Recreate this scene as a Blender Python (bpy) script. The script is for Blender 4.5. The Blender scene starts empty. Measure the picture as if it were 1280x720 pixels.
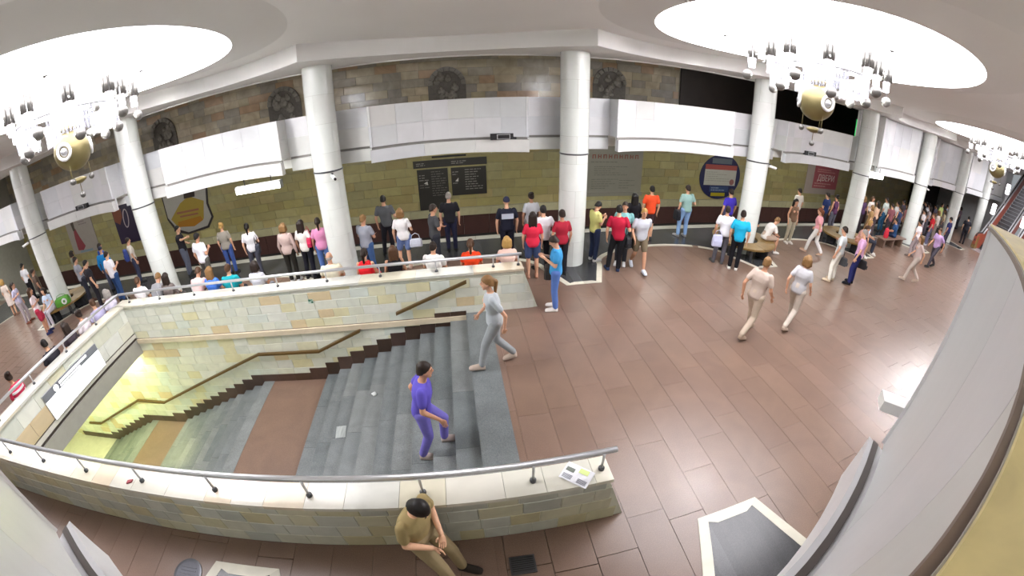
import bpy, bmesh, math, random
import numpy as np
from mathutils import Vector, Matrix

random.seed(7)
SC = bpy.context.scene
COL = SC.collection

# ---------------------------------------------------------------- camera (fisheye lens)
S = 6.0                                   # column spacing in metres
LA1, LA3 = 1.3327, -0.0794                # lens: angle = LA1*q + LA3*q^3, q = radius / 640 px
YAW, PITCH, ROLL = 0.1439, 0.4817, -0.0194
HC = 0.703047 * S                         # camera height above the platform

def cam_basis():
    cy, sy = math.cos(YAW), math.sin(YAW)
    f = Vector((sy*math.cos(PITCH), cy*math.cos(PITCH), -math.sin(PITCH)))
    r = Vector((cy, -sy, 0.0)); u = r.cross(f)
    return (math.cos(ROLL)*r + math.sin(ROLL)*u, -math.sin(ROLL)*r + math.cos(ROLL)*u, f)
CR, CU, CF = cam_basis()
cam = bpy.data.cameras.new('camera')
cam.type = 'PANO'
cam.panorama_type = 'FISHEYE_LENS_POLYNOMIAL'
cam.sensor_fit = 'HORIZONTAL'
cam.sensor_width = 36.0
cam.fisheye_fov = math.radians(200)
cam.fisheye_polynomial_k0 = 0.0
cam.fisheye_polynomial_k1 = -LA1/18.0
cam.fisheye_polynomial_k2 = 0.0
cam.fisheye_polynomial_k3 = -LA3/18.0**3
cam.fisheye_polynomial_k4 = 0.0
cam.clip_start = 0.01
cam.clip_end = 300
camo = bpy.data.objects.new('camera', cam)
COL.objects.link(camo)
m3 = Matrix((CR, CU, -CF)).transposed()
camo.matrix_world = Matrix.Translation((0, 0, HC)) @ m3.to_4x4()
SC.camera = camo

def ray(px, py):                           # direction through a pixel of the 1280x720 frame
    dx = (px-640)/640.0; dy = -(py-360)/640.0
    q = math.hypot(dx, dy)
    if q < 1e-9: return CF.copy()
    th = LA1*q + LA3*q**3
    return math.cos(th)*CF + math.sin(th)*(dx/q*CR + dy/q*CU)
def at_z(px, py, z):
    d = ray(px, py); t = (z-HC)/d.z
    return Vector((d.x*t, d.y*t, z))
def at_y(px, py, y):
    d = ray(px, py); t = y/d.y
    return Vector((d.x*t, y, HC+d.z*t))

# ---------------------------------------------------------------- world, exposure
w = bpy.data.worlds.new('world'); SC.world = w; w.use_nodes = True
bg = w.node_tree.nodes['Background']
bg.inputs[0].default_value = (0.9, 0.95, 1, 1); bg.inputs[1].default_value = 0.25
SC.view_settings.view_transform = 'Standard'
SC.view_settings.look = 'None'
SC.view_settings.gamma = 1.0
SC.view_settings.use_curve_mapping = False
SC.view_settings.exposure = 0.4
DOME_POWER = 8.0          # glow of each dome surface, in place of hidden cove lamps
CHAND_POWER = 2500.0       # lamp cluster inside each chandelier (W)
TROUGH_POWER = 8.0        # lamp boxes under the galleries
PASS_POWER = 150.0        # lamps of the lower passage

# ---------------------------------------------------------------- materials
def lin(h):
    if not isinstance(h, str): return tuple(h)
    h = h.lstrip('#'); o = []
    for i in (0, 2, 4):
        c = int(h[i:i+2], 16)/255.0
        o.append(c/12.92 if c <= 0.04045 else ((c+0.055)/1.055)**2.4)
    return tuple(o)
MATS = {}
def new_mat(name):
    m = bpy.data.materials.new(name); m.use_nodes = True
    nt = m.node_tree
    return m, nt, nt.nodes['Principled BSDF']
def M(name, col=None, rough=0.5, metal=0.0, var=0.12, scale=6.0, spec=0.5, bump=0.0, coat=0.0):
    if name in MATS: return MATS[name]
    m, nt, b = new_mat(name)
    c = lin(col)
    geo = nt.nodes.new('ShaderNodeNewGeometry')
    nz = nt.nodes.new('ShaderNodeTexNoise'); nz.inputs['Scale'].default_value = scale
    nz.inputs['Detail'].default_value = 4
    nt.links.new(geo.outputs['Position'], nz.inputs['Vector'])
    mx = nt.nodes.new('ShaderNodeMix'); mx.data_type = 'RGBA'
    mx.inputs[6].default_value = tuple(max(0, x*(1-var)) for x in c)+(1,)
    mx.inputs[7].default_value = tuple(min(1, x*(1+var)) for x in c)+(1,)
    nt.links.new(nz.outputs['Fac'], mx.inputs[0])
    nt.links.new(mx.outputs[2], b.inputs['Base Color'])
    b.inputs['Roughness'].default_value = rough; b.inputs['Metallic'].default_value = metal
    b.inputs['Specular IOR Level'].default_value = spec
    b.inputs['Coat Weight'].default_value = coat
    b.inputs['Coat Roughness'].default_value = 0.08
    if bump:
        bp = nt.nodes.new('ShaderNodeBump'); bp.inputs['Strength'].default_value = bump; bp.inputs['Distance'].default_value = 0.01
        nt.links.new(nz.outputs['Fac'], bp.inputs['Height']); nt.links.new(bp.outputs[0], b.inputs['Normal'])
    MATS[name] = m
    return m
def MT(name, palette, rough=0.35, vein=0.25, vscale=3.0, spec=0.5, speck=0.0):
    """stone that is cut in pieces: every piece takes its own tone of the palette, with veins"""
    m, nt, b = new_mat(name)
    N = nt.nodes; L = nt.links
    oi = N.new('ShaderNodeObjectInfo'); geo = N.new('ShaderNodeNewGeometry')
    ad = N.new('ShaderNodeMath'); ad.operation = 'ADD'
    L.new(oi.outputs['Random'], ad.inputs[0]); L.new(geo.outputs['Random Per Island'], ad.inputs[1])
    fr = N.new('ShaderNodeMath'); fr.operation = 'FRACT'; L.new(ad.outputs[0], fr.inputs[0])
    cr = N.new('ShaderNodeValToRGB'); cr.color_ramp.interpolation = 'CONSTANT'
    el = cr.color_ramp.elements
    n = len(palette)
    el[0].position = 0; el[0].color = lin(palette[0])+(1,)
    el[1].position = 1.0/n; el[1].color = lin(palette[1])+(1,)
    for i in range(2, n):
        e = el.new(i/n); e.color = lin(palette[i])+(1,)
    L.new(fr.outputs[0], cr.inputs[0])
    nz = N.new('ShaderNodeTexNoise'); nz.inputs['Scale'].default_value = vscale; nz.inputs['Detail'].default_value = 6
    nz.inputs['Distortion'].default_value = 1.2
    L.new(geo.outputs['Position'], nz.inputs['Vector'])
    mr = N.new('ShaderNodeMapRange'); mr.inputs['To Min'].default_value = 1-vein; mr.inputs['To Max'].default_value = 1+vein
    mr.inputs['From Min'].default_value = 0.25; mr.inputs['From Max'].default_value = 0.75
    L.new(nz.outputs['Fac'], mr.inputs['Value'])
    mu = N.new('ShaderNodeMix'); mu.data_type = 'RGBA'; mu.blend_type = 'MULTIPLY'; mu.inputs[0].default_value = 1
    L.new(cr.outputs[0], mu.inputs[6])
    cm = N.new('ShaderNodeCombineColor')
    for i in range(3): L.new(mr.outputs[0], cm.inputs[i])
    L.new(cm.outputs[0], mu.inputs[7])
    out = mu.outputs[2]
    if speck:
        n2 = N.new('ShaderNodeTexNoise'); n2.inputs['Scale'].default_value = 90; n2.inputs['Detail'].default_value = 2
        L.new(geo.outputs['Position'], n2.inputs['Vector'])
        m2 = N.new('ShaderNodeMapRange'); m2.inputs['From Min'].default_value = 0.35; m2.inputs['From Max'].default_value = 0.7
        m2.inputs['To Min'].default_value = 1-speck; m2.inputs['To Max'].default_value = 1+speck
        L.new(n2.outputs['Fac'], m2.inputs['Value'])
        c2 = N.new('ShaderNodeCombineColor')
        for i in range(3): L.new(m2.outputs[0], c2.inputs[i])
        mu2 = N.new('ShaderNodeMix'); mu2.data_type = 'RGBA'; mu2.blend_type = 'MULTIPLY'; mu2.inputs[0].default_value = 1
        L.new(out, mu2.inputs[6]); L.new(c2.outputs[0], mu2.inputs[7]); out = mu2.outputs[2]
    L.new(out, b.inputs['Base Color'])
    b.inputs['Roughness'].default_value = rough
    b.inputs['Specular IOR Level'].default_value = spec
    MATS[name] = m
    return m
def ME(name, col, strength):
    if name in MATS: return MATS[name]
    m = bpy.data.materials.new(name); m.use_nodes = True
    nt = m.node_tree; nt.nodes.clear()
    o = nt.nodes.new('ShaderNodeOutputMaterial'); e = nt.nodes.new('ShaderNodeEmission')
    e.inputs[0].default_value = lin(col)+(1,); e.inputs[1].default_value = strength
    nt.links.new(e.outputs[0], o.inputs[0]); MATS[name] = m
    return m
def MG(name, col, rough=0.05):
    if name in MATS: return MATS[name]
    m, nt, b = new_mat(name)
    b.inputs['Base Color'].default_value = lin(col)+(1,); b.inputs['Roughness'].default_value = rough
    b.inputs['Transmission Weight'].default_value = 0.85; b.inputs['IOR'].default_value = 1.3
    MATS[name] = m; return m

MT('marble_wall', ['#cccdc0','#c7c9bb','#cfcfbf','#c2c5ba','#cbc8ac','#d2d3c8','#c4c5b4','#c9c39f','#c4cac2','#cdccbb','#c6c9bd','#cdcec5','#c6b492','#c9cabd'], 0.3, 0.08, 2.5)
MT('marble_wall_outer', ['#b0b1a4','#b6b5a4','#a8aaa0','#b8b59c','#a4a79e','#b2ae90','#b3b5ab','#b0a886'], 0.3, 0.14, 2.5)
MT('marble_coping', ['#cbc8bc','#c5c3b7','#cdc9b9','#c7c2ae','#c1c1b9','#c6b9a2','#c8c5ba'], 0.25, 0.10, 2.0)
MT('marble_white', ['#d6dad5','#d4d8d3','#d9dbd7','#d3d6d1'], 0.2, 0.05, 1.6)
MT('marble_gallery', ['#cdcdcf','#c8cacb','#d0cfd1','#cacbc8','#c6c8cb','#cecdca'], 0.3, 0.06, 1.4)
MT('limestone', ['#a09768','#9b9265','#a49b6b','#978d62','#a09663','#a69d70','#9b8e60','#a09970','#968f68','#a4966a'], 0.35, 0.09, 2.5)
MT('pale_course', ['#a9a382','#a39d7d','#aea888','#9f9a7c'], 0.35, 0.1, 2.5)
MT('limestone_upper', ['#a69d88','#9c9585','#aba089','#948e82','#afa28a','#a3997f','#a98f74','#9a9486','#b2a58c','#908b82'], 0.18, 0.2, 2.0)
MT('granite_brown', ['#745e50','#725c4e','#766053','#705a4d','#735d50','#755f52'], 0.3, 0.10, 1.5, speck=0.16)
MT('granite_dark', ['#3a3b3d','#343537','#404144','#37383a'], 0.25, 0.12, 1.5, speck=0.2)
MT('granite_step', ['#686d6d','#646969','#6f7372','#5f6565'], 0.42, 0.2, 2.2, speck=0.25)
MT('granite_skirt', ['#40302a','#4a372f','#38291f','#443228'], 0.3, 0.15, 3)
MT('border_white', ['#c3bfb0','#bbb7a7','#c9c5b4','#b5b2a4'], 0.3, 0.1, 3)
MT('yellow_coping', ['#dccd92','#d4c488','#e0d29a'], 0.4, 0.18, 9.0)
M('plaster', '#e0e0de', 0.8, var=0.03, scale=1.0)
M('plaster_ceiling', '#e6e6e4', 0.75, var=0.03, scale=0.8)
M('grout', '#55473d', 0.8, var=0.1)
M('steel', '#c4c5c8', 0.32, 0.75, var=0.05)
M('steel_dark', '#5a5b5e', 0.35, 0.9, var=0.1)
M('bronze', '#6b5430', 0.4, 0.6, var=0.15)
M('brass', '#857a52', 0.38, 0.55, var=0.15)
M('brown_strip', '#75655a', 0.5, 0.2, var=0.2, scale=20)
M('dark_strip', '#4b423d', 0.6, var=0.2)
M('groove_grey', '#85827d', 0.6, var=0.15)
M('black', '#17171a', 0.5, var=0.2)
M('track', '#1b1815', 0.8, var=0.3)
M('concrete', '#9a988e', 0.7, var=0.12)
M('silver_ball', '#6e6c68', 0.35, 0.6, var=0.1)
M('white_paint', '#e8e8e6', 0.4, var=0.03)
M('plinth', '#47302c', 0.35, var=0.2, scale=2)
M('wood', '#7a6134', 0.4, var=0.25, scale=8)
M('red_panel', '#9a4a34', 0.35, var=0.15)
M('rubber', '#1a1a1a', 0.7)
ME('dome_glow', '#fdfaff', DOME_POWER)
ME('tube_light', '#fff6ff', 5.0)
ME('box_light', '#fffef6', TROUGH_POWER*2)
ME('sign_light', '#ffffff', 2.6)
ME('near_fill_light', '#fffef6', 8.0)
ME('lamp_pole', '#fff6fa', 6.0)
MG('crystal', '#f4f6ff')

# ---------------------------------------------------------------- mesh builders
class MB:
    def __init__(s): s.v = []; s.f = []; s.mi = []; s.cur = 0
    def add(s, vs, fs):
        o = len(s.v); s.v += [tuple(v) for v in vs]
        s.f += [tuple(i+o for i in f) for f in fs]; s.mi += [s.cur]*len(fs)
        return s
    def box(s, x0, x1, y0, y1, z0, z1):
        return s.add([(x0,y0,z0),(x1,y0,z0),(x1,y1,z0),(x0,y1,z0),(x0,y0,z1),(x1,y0,z1),(x1,y1,z1),(x0,y1,z1)],
              [(0,3,2,1),(4,5,6,7),(0,1,5,4),(1,2,6,5),(2,3,7,6),(3,0,4,7)])
    def prism(s, poly, lo, hi, axis='z'):
        """poly: list of 2d points; axis z: (x,y), y: (x,z), x: (y,z)"""
        n = len(poly)
        def P(p, h): return {'z': (p[0],p[1],h), 'y': (p[0],h,p[1]), 'x': (h,p[0],p[1])}[axis]
        vs = [P(p, lo) for p in poly]+[P(p, hi) for p in poly]
        fs = [tuple(range(n))[::-1], tuple(range(n, 2*n))]+[(i, (i+1) % n, (i+1) % n+n, i+n) for i in range(n)]
        return s.add(vs, fs)
    def strip(s, secs, closed_ends=True):
        """secs: list of sections (lists of 3d points, same count, closed loop) lofted"""
        n = len(secs[0]); vs = [p for q in secs for p in q]; fs = []
        for k in range(len(secs)-1):
            for i in range(n):
                a = k*n+i; b = k*n+(i+1) % n
                fs.append((a, b, b+n, a+n))
        if closed_ends:
            fs.append(tuple(range(n))[::-1]); fs.append(tuple(range((len(secs)-1)*n, len(secs)*n)))
        return s.add(vs, fs)
    def tube(s, pts, r, n=8, caps=True):
        pts = [Vector(p) for p in pts]; secs = []
        for i, p in enumerate(pts):
            d = (pts[min(i+1, len(pts)-1)]-pts[max(i-1, 0)]).normalized()
            a = d.cross(Vector((0,0,1)) if abs(d.z) < 0.9 else Vector((1,0,0))).normalized(); b = d.cross(a)
            rr = r[i] if isinstance(r, (list, tuple)) else r
            secs.append([p+rr*(math.cos(2*math.pi*k/n)*a+math.sin(2*math.pi*k/n)*b) for k in range(n)])
        return s.strip(secs, caps)
    def lathe(s, prof, c=(0,0,0), n=24):
        """prof: list of (r, z) bottom to top"""
        secs = [[(c[0]+r*math.cos(2*math.pi*k/n), c[1]+r*math.sin(2*math.pi*k/n), c[2]+z) for k in range(n)] for r, z in prof]
        return s.strip(secs)
    def sphere(s, c, r, n=12, m=8, sx=1, sy=1, sz=1):
        prof = [(max(1e-4, r*math.sin(math.pi*i/m)), -r*math.cos(math.pi*i/m)) for i in range(m+1)]
        secs = [[(c[0]+q*sx*math.cos(2*math.pi*k/n), c[1]+q*sy*math.sin(2*math.pi*k/n), c[2]+z*sz) for k in range(n)] for q, z in prof]
        return s.strip(secs)
    def mesh(s, name, mats, smooth=False):
        me = bpy.data.meshes.new(name); me.from_pydata(s.v, [], s.f)
        for m in (mats if isinstance(mats, (list, tuple)) else [mats]): me.materials.append(MATS[m] if isinstance(m, str) else m)
        if any(s.mi): me.polygons.foreach_set('material_index', s.mi)
        if smooth: me.polygons.foreach_set('use_smooth', [True]*len(s.f))
        me.update(); return me
    def build(s, name, mats, parent=None, smooth=False, **props):
        o = bpy.data.objects.new(name, s.mesh(name, mats, smooth)); COL.objects.link(o)
        if parent: o.parent = parent
        for k, v in props.items(): o[k] = v
        return o
def smooth_angle(o, deg=40):
    me = o.data
    me.polygons.foreach_set('use_smooth', [True]*len(me.polygons))
    me.set_sharp_from_angle(angle=math.radians(deg)); return o
def empty(name, loc=(0,0,0), rz=0.0, **props):
    o = bpy.data.objects.new(name, None); o.empty_display_size = 0.2; COL.objects.link(o)
    o.location = loc; o.rotation_euler = (0, 0, rz)
    for k, v in props.items(): o[k] = v
    return o
def inst(name, mesh, parent, mat=None):
    o = bpy.data.objects.new(name, mesh); COL.objects.link(o)
    if parent: o.parent = parent
    if mat is not None: o.matrix_local = mat
    return o
TILE = {}
def tile_mesh(kind, w, h, d, material):
    w = round(w, 3); h = round(h, 3); d = round(d, 3); key = (kind, w, h, d, material)
    if key in TILE: return TILE[key]
    b = 0.0012 if kind == 'granite_slab' else min(0.006, w*0.2, h*0.2, d*0.8)
    m = MB()
    m.add([(-w/2,-h/2,0),(w/2,-h/2,0),(w/2,h/2,0),(-w/2,h/2,0),
           (-w/2,-h/2,d-b),(w/2,-h/2,d-b),(w/2,h/2,d-b),(-w/2,h/2,d-b),
           (-w/2+b,-h/2+b,d),(w/2-b,-h/2+b,d),(w/2-b,h/2-b,d),(-w/2+b,h/2-b,d)],
          [(0,1,5,4),(1,2,6,5),(2,3,7,6),(3,0,4,7),(4,5,9,8),(5,6,10,9),(6,7,11,10),(7,4,8,11),(8,9,10,11),(3,2,1,0)])
    TILE[key] = m.mesh(kind, material); return TILE[key]
def frame(o, u, v):
    u = Vector(u).normalized(); v = Vector(v).normalized(); n = u.cross(v)
    m = Matrix((u, v, n)).transposed().to_4x4(); m.translation = Vector(o); return m
def tile_rects(length, height, tw, th, jitter=0.0, rnd=None, bond=0.5):
    """running-bond layout -> (u0,u1,v0,v1)"""
    rnd = rnd or random
    out = []; v = 0.0; row = 0
    while v < height-0.02:
        hh = min(th, height-v); u = -(bond*tw if row % 2 else 0.0) - (rnd.random()*tw*jitter)
        while u < length-0.02:
            ww = tw*(1+(rnd.random()-0.5)*jitter*1.4)
            a, b = max(0, u), min(length, u+ww)
            if length-b < 0.06: b = length
            if b-a > 0.05: out.append((a, b, v, v+hh))
            u += ww
        v += hh; row += 1
    return out
def lay(parent, name, rects, origin, u, v, material, d=0.012, gap=0.006, limit=300, keyfn=None, test=None):
    """each rectangle becomes one piece (own object); past the limit the rest is one joined 'stuff' part"""
    u = Vector(u).normalized(); v = Vector(v).normalized(); n = u.cross(v); O = Vector(origin)
    if test: rects = [r for r in rects if test(r)]
    if keyfn: rects = sorted(rects, key=keyfn)
    R3 = Matrix((u, v, n)).transposed().to_4x4()
    for (a, b, c, e) in rects[:limit]:
        ww = round((b-a-gap)/0.02)*0.02; hh = round((e-c-gap)/0.01)*0.01
        ww = b-a-gap if abs(ww-(b-a-gap)) > 0.004 else ww
        me = tile_mesh(name, b-a-gap, e-c-gap, d, material)
        m = R3.copy(); m.translation = O+u*((a+b)/2)+v*((c+e)/2)
        inst(name, me, parent, m)
    rest = rects[limit:]
    if rest:
        mb = MB(); g = gap/2; k = 0.004
        for (a, b, c, e) in rest:
            P = lambda x, y, z: O+u*x+v*y+n*z
            mb.add([P(a+g,c+g,0),P(b-g,c+g,0),P(b-g,e-g,0),P(a+g,e-g,0),P(a+g+k,c+g+k,d),P(b-g-k,c+g+k,d),P(b-g-k,e-g-k,d),P(a+g+k,e-g-k,d)],
                   [(0,1,5,4),(1,2,6,5),(2,3,7,6),(3,0,4,7),(4,5,6,7)])
        mb.build(name+'_field', material, parent, kind='stuff')
# ================================================================ the setting
COLY = 9.234; NCOLY = 0.0; YC = 4.81
CX = [round(-15.05+6*k, 2) for k in range(9)]                     # far columns in view
BAYS = [round(-27.05+6*k, 2) for k in range(11)]                  # left end of every bay
CHX = [-18.05, -6.05, 5.95, 17.95, 29.95]
X0, X1 = -27.06, 38.96                                  # extent of the hall
ZS, ZC = 5.425, 5.79                                    # soffit and ceiling height
HOLE = (-8.85, 0.03, 2.28, 7.02)                        # stairwell opening
WY = 15.5                                               # track wall
EDGE = 11.8                                             # platform edge
NEDGE = 2*YC-EDGE

def structure(mb, name, mat, smooth=False, parent=None, **kw):
    return mb.build(name, mat, parent, smooth, kind='structure', **kw) if parent is None else mb.build(name, mat, parent, smooth, **kw)

# ---- floor: slab with the stairwell opening, granite paving, dark zones, white borders
fl = MB()
for (a, b, c, d) in [(X0, HOLE[0]-0.3, NEDGE, EDGE), (HOLE[1], X1, NEDGE, EDGE), (HOLE[0]-0.3, HOLE[1], NEDGE, HOLE[2]), (HOLE[0]-0.3, HOLE[1], HOLE[3], EDGE)]:
    fl.box(a, b, c, d, -0.14, -0.02)
floor = structure(fl, 'floor', 'grout')
floor['label'] = 'polished brown granite platform floor'
def minus(r, h):
    a, b, c, d = r; e, f, g, i = h
    if b <= e or a >= f or d <= g or c >= i: return [r]
    o = []
    if a < e: o.append((a, e, c, d))
    if b > f: o.append((f, b, c, d))
    a2, b2 = max(a, e), min(b, f)
    if c < g: o.append((a2, b2, c, g))
    if d > i: o.append((a2, b2, i, d))
    return [q for q in o if q[1]-q[0] > 0.04 and q[3]-q[2] > 0.04]
H2 = (-9.2, 0.03, 2.06, 7.34)
slabs = []
rs = random.Random(3)
x = 1.59-0.488*59
while x < X1:
    y = NEDGE-rs.random()*1.2
    while y < EDGE-0.35:
        r = (max(x, X0), min(x+0.488, X1), max(y, NEDGE), min(y+1.21, EDGE-0.35)); y += 1.21
        if r[1]-r[0] > 0.05 and r[3]-r[2] > 0.05: slabs += minus(r, H2)
    x += 0.488
def slab_key(r):
    cx, cy = (r[0]+r[1])/2, (r[2]+r[3])/2
    seen = 1.3 < cy < 9.6 and -9.5 < cx
    under = (cy < 2.3 and -9.3 < cx < 1.3) and cy > 1.9
    return (0 if seen and not under else 100)+math.hypot(cx, cy)
lay(floor, 'granite_slab', slabs, (0, 0, -0.02), (1,0,0), (0,1,0), 'granite_brown', d=0.02, gap=0.0025, limit=300, keyfn=slab_key)

def yb(dx):                                              # border of the dark zone, dx from the column axis
    a = abs(dx)
    if a <= 0.45: return 7.87
    if a <= 0.85: return 7.87+(a-0.45)/0.40*1.03
    return 8.90+1.05*math.sqrt(max(0, 1-((3-a)/2.15)**2))
ts = [0, 0.225, 0.45, 0.65, 0.85]+[0.85+2.15*(1-math.cos(math.pi/2*i/14)) for i in range(1, 15)]
curve = [(-t, yb(t)) for t in reversed(ts) if t > 0]+[(t, yb(t)) for t in ts]
def offset_curve(c, w):
    out = []
    for i, p in enumerate(c):
        a = Vector(c[max(0, i-1)]); b = Vector(c[min(len(c)-1, i+1)]); d = (b-a).normalized()
        n = Vector((-d.y, d.x))
        out.append((p[0]+n.x*w, p[1]+n.y*w))
    out[0] = (c[0][0], c[0][1]+w); out[-1] = (c[-1][0], c[-1][1]+w)
    return out
inner = offset_curve(curve, 0.14)
def zone(cx, near):
    f = (lambda y: 2*YC-0.05-y) if near else (lambda y: y)
    lim = EDGE-0.35
    mb = MB()
    for i in range(len(inner)-1):
        (xa, ya), (xb, yb_) = inner[i], inner[i+1]
        if xb-xa < 1e-4: continue
        q = [(cx+xa, f(ya)), (cx+xb, f(yb_)), (cx+xb, f(lim)), (cx+xa, f(lim))]
        if near: q = q[::-1]
        mb.add([(p[0], p[1], 0.004) for p in q], [(0,1,2,3)])
    mb.build('dark_granite_field', 'granite_dark', floor)
    groups = [range(0, 7), range(7, 15), range(14, 17), range(16, 19), range(18, 21), range(20, 23), range(22, 30), range(29, len(curve))]
    for g in groups:
        g = list(g)
        secs = []
        for i in g:
            a, b = curve[i], inner[i]
            pa, pb = (cx+a[0], f(a[1])), (cx+b[0], f(b[1]))
            secs.append([(pa[0],pa[1],-0.005),(pb[0],pb[1],-0.005),(pb[0],pb[1],0.008),(pa[0],pa[1],0.008)])
        MB().strip(secs).build('white_border_strip', 'border_white', floor)
for cx in [-21.05]+CX[:8]: zone(cx-0.03, False)
for cx in (-3.05+0.13, 2.95-0.07): zone(cx, True)
eb = MB()
nstr = 0
x = X0
while x < X1-0.5:
    inst('edge_strip', tile_mesh('edge_strip', 1.19, 0.33, 0.03, 'concrete'), floor, Matrix.Translation((x+0.6, EDGE-0.17, -0.022))); x += 1.2
structure(MB().box(X0, X1, EDGE-0.25, EDGE, -1.2, -0.14), 'wall_platform_edge', 'concrete')
structure(MB().box(X0, X1, EDGE-0.3, WY+0.3, -1.4, -1.2), 'floor_track', 'track')
structure(MB().box(X0, X1, -6.3, NEDGE+0.3, -1.4, -1.2), 'floor_track_near', 'track')
for yr in (12.75, 14.27):
    MB().box(X0, X1, yr-0.035, yr+0.035, -1.2, -1.02).build('running_rail', 'steel_dark', None, label='steel running rail of the track, %s' % ('beside the platform edge' if yr < 13 else 'beside the track wall'), category='rail')

# ---- track wall with limestone blocks
wf = MB().box(X0, X1, WY, WY+0.3, -1.4, 6.4)
wall_far = structure(wf, 'wall_far', 'concrete')
rw = random.Random(11)
def wkey(r):
    return abs((r[0]+r[1])/2+X0-0.5)
r1 = tile_rects(X1-X0, 2.52, 0.82, 0.36, 0.5, rw)
lay(wall_far, 'limestone_block', r1, (X0, WY, 0.0), (1,0,0), (0,0,1), 'limestone', d=0.03, gap=0.006, limit=300, keyfn=lambda r: wkey(r)+(50 if r[2] > 2.1 else 0))
r2 = tile_rects(X1-X0, 0.35, 1.6, 0.35, 0.2, rw)
lay(wall_far, 'pale_base_course', r2, (X0, WY, -0.36), (1,0,0), (0,0,1), 'pale_course', d=0.05, gap=0.01)
MATS['border_white'].node_tree.nodes['Principled BSDF'].inputs['Roughness'].default_value = 0.35
r3 = tile_rects(X1-X0, 0.85, 1.1, 0.85, 0.1, rw)
lay(wall_far, 'dark_plinth_slab', r3, (X0, WY, -1.21), (1,0,0), (0,0,1), 'plinth', d=0.03, gap=0.01)
r4 = tile_rects(X1-X0-29.2, 2.1, 0.80, 0.32, 0.7, rw)
lay(wall_far, 'limestone_upper_block', r4, (X0, WY, 4.0), (1,0,0), (0,0,1), 'limestone_upper', d=0.03, gap=0.005, limit=300, keyfn=lambda r: wkey(r)+(50 if r[2] < 0.25 else 0))
# round-topped dark relief sculptures set in the upper wall
M('relief_stone', '#7d7972', 0.45, var=0.5, scale=14, bump=0.8)
M('relief_stone_dark', '#5a5650', 0.5, var=0.4, scale=10)
def relief(cx, zc, seed, label):
    rr = random.Random(seed)
    t = empty('stone_relief', (cx, WY-0.035, zc-0.75), label=label, category='relief', group='round stone reliefs on the upper wall')
    bk = MB()
    poly = [(0.72*math.cos(math.pi*k/18), 0.75+0.72*math.sin(math.pi*k/18)) for k in range(19)]+[(-0.72, 0.0), (0.72, 0.0)]
    bk.prism(poly, -0.05, 0.0, 'y'); bk.build('backing', 'relief_stone_dark', t)
    vs = MB()
    for k in range(9):                                     # voussoir ring
        a0, a1 = math.pi*k/9+0.02, math.pi*(k+1)/9-0.02
        q = [(0.72*math.cos(a), 0.75+0.72*math.sin(a)) for a in (a0, (a0+a1)/2, a1)]+[(0.55*math.cos(a), 0.75+0.55*math.sin(a)) for a in (a1, (a0+a1)/2, a0)]
        MB().prism(q, -0.11-0.05*rr.random(), -0.02, 'y').build('voussoir', 'relief_stone', t)
    for k in range(11):                                    # carved figures: heads, shoulders and blocks
        x, z = rr.uniform(-0.42, 0.42), rr.uniform(0.1, 1.05)
        if math.hypot(x, z-0.75) > 0.5 and z > 0.75: x *= 0.5; z = 0.9
        f = MB(); s = rr.uniform(0.09, 0.17)
        f.sphere((x, -0.11, z+s*0.9), s*0.62, 8, 6, sz=1.25); f.sphere((x, -0.09, z), s, 9, 6, sx=1.25, sy=0.5)
        f.build('carved_figure', 'relief_stone', t, smooth=True)
    return t
relief(-0.1, 4.95, 1, 'round dark stone relief above the gallery over the black information boards')
relief(6.4, 5.0, 2, 'dark carved stone relief on the upper wall above the grey text board')
relief(-6.6, 5.0, 3, 'dark carved relief on the upper wall half hidden by a white column')
relief(-12.8, 5.0, 4, 'arched grey relief with pale disc on the upper wall beside the bright chandelier')

M('opening_shade', '#2c2422', 0.4, var=0.3, scale=2)
# ---- lower part of the hall behind the camera and at the ends
structure(MB().box(X0, X1, -6.3, -6.0, -1.4, 6.4), 'wall_near', 'concrete')
structure(MB().box(X0-0.3, X0, -6.3, WY+0.3, -1.4, 6.4), 'wall_left', 'concrete')
we = MB()
we.box(X1, X1+0.3, -6.3, 1.2, -1.4, 12); we.box(X1, X1+0.3, 9.0, WY+0.3, -1.4, 12)
structure(we, 'wall_right', 'marble_gallery')
# dark sheets stand in for the unlit gallery opening and side hall
structure(MB().box(9.8, X1, WY-0.12, WY-0.04, 3.3, 6.1), 'wall_dark_opening', 'opening_shade')
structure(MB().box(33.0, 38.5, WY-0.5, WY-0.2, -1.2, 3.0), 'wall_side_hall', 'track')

# ---- galleries
AX0, AX1 = 1.12, 1.15                                     # arc starts after / ends before a column
def arc_y(x, xa):
    c = xa+(AX0+6-AX1)/2; h = (6-AX0-AX1)/2
    u = (x-c)/h
    return 9.65-0.48*u*u
def face_path(xa, n=24):
    """front line of one bay, from column axis to column axis (far side)"""
    p = [(xa, 9.70), (xa+AX0, 9.70)]
    a, b = xa+AX0, xa+6-AX1
    p += [(a+(b-a)*i/n, arc_y(a+(b-a)*i/n, xa)) for i in range(n+1)]
    p += [(b, 9.70), (xa+6, 9.70)]
    return p
def wallstrip(path, y_off, thick, z0, z1, f, name, mat, parent, **kw):
    """upright slab following a path; thick behind the face"""
    secs = []
    for (x, y) in path:
        secs.append([(x, f(y+y_off), z0), (x, f(y+y_off+thick), z0), (x, f(y+y_off+thick), z1), (x, f(y+y_off), z1)])
    return MB().strip(secs).build(name, mat, parent, **kw)
def subpath(a, b, xa, n=6):
    return [(a+(b-a)*i/n, arc_y(a+(b-a)*i/n, xa)) for i in range(n+1)]
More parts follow.
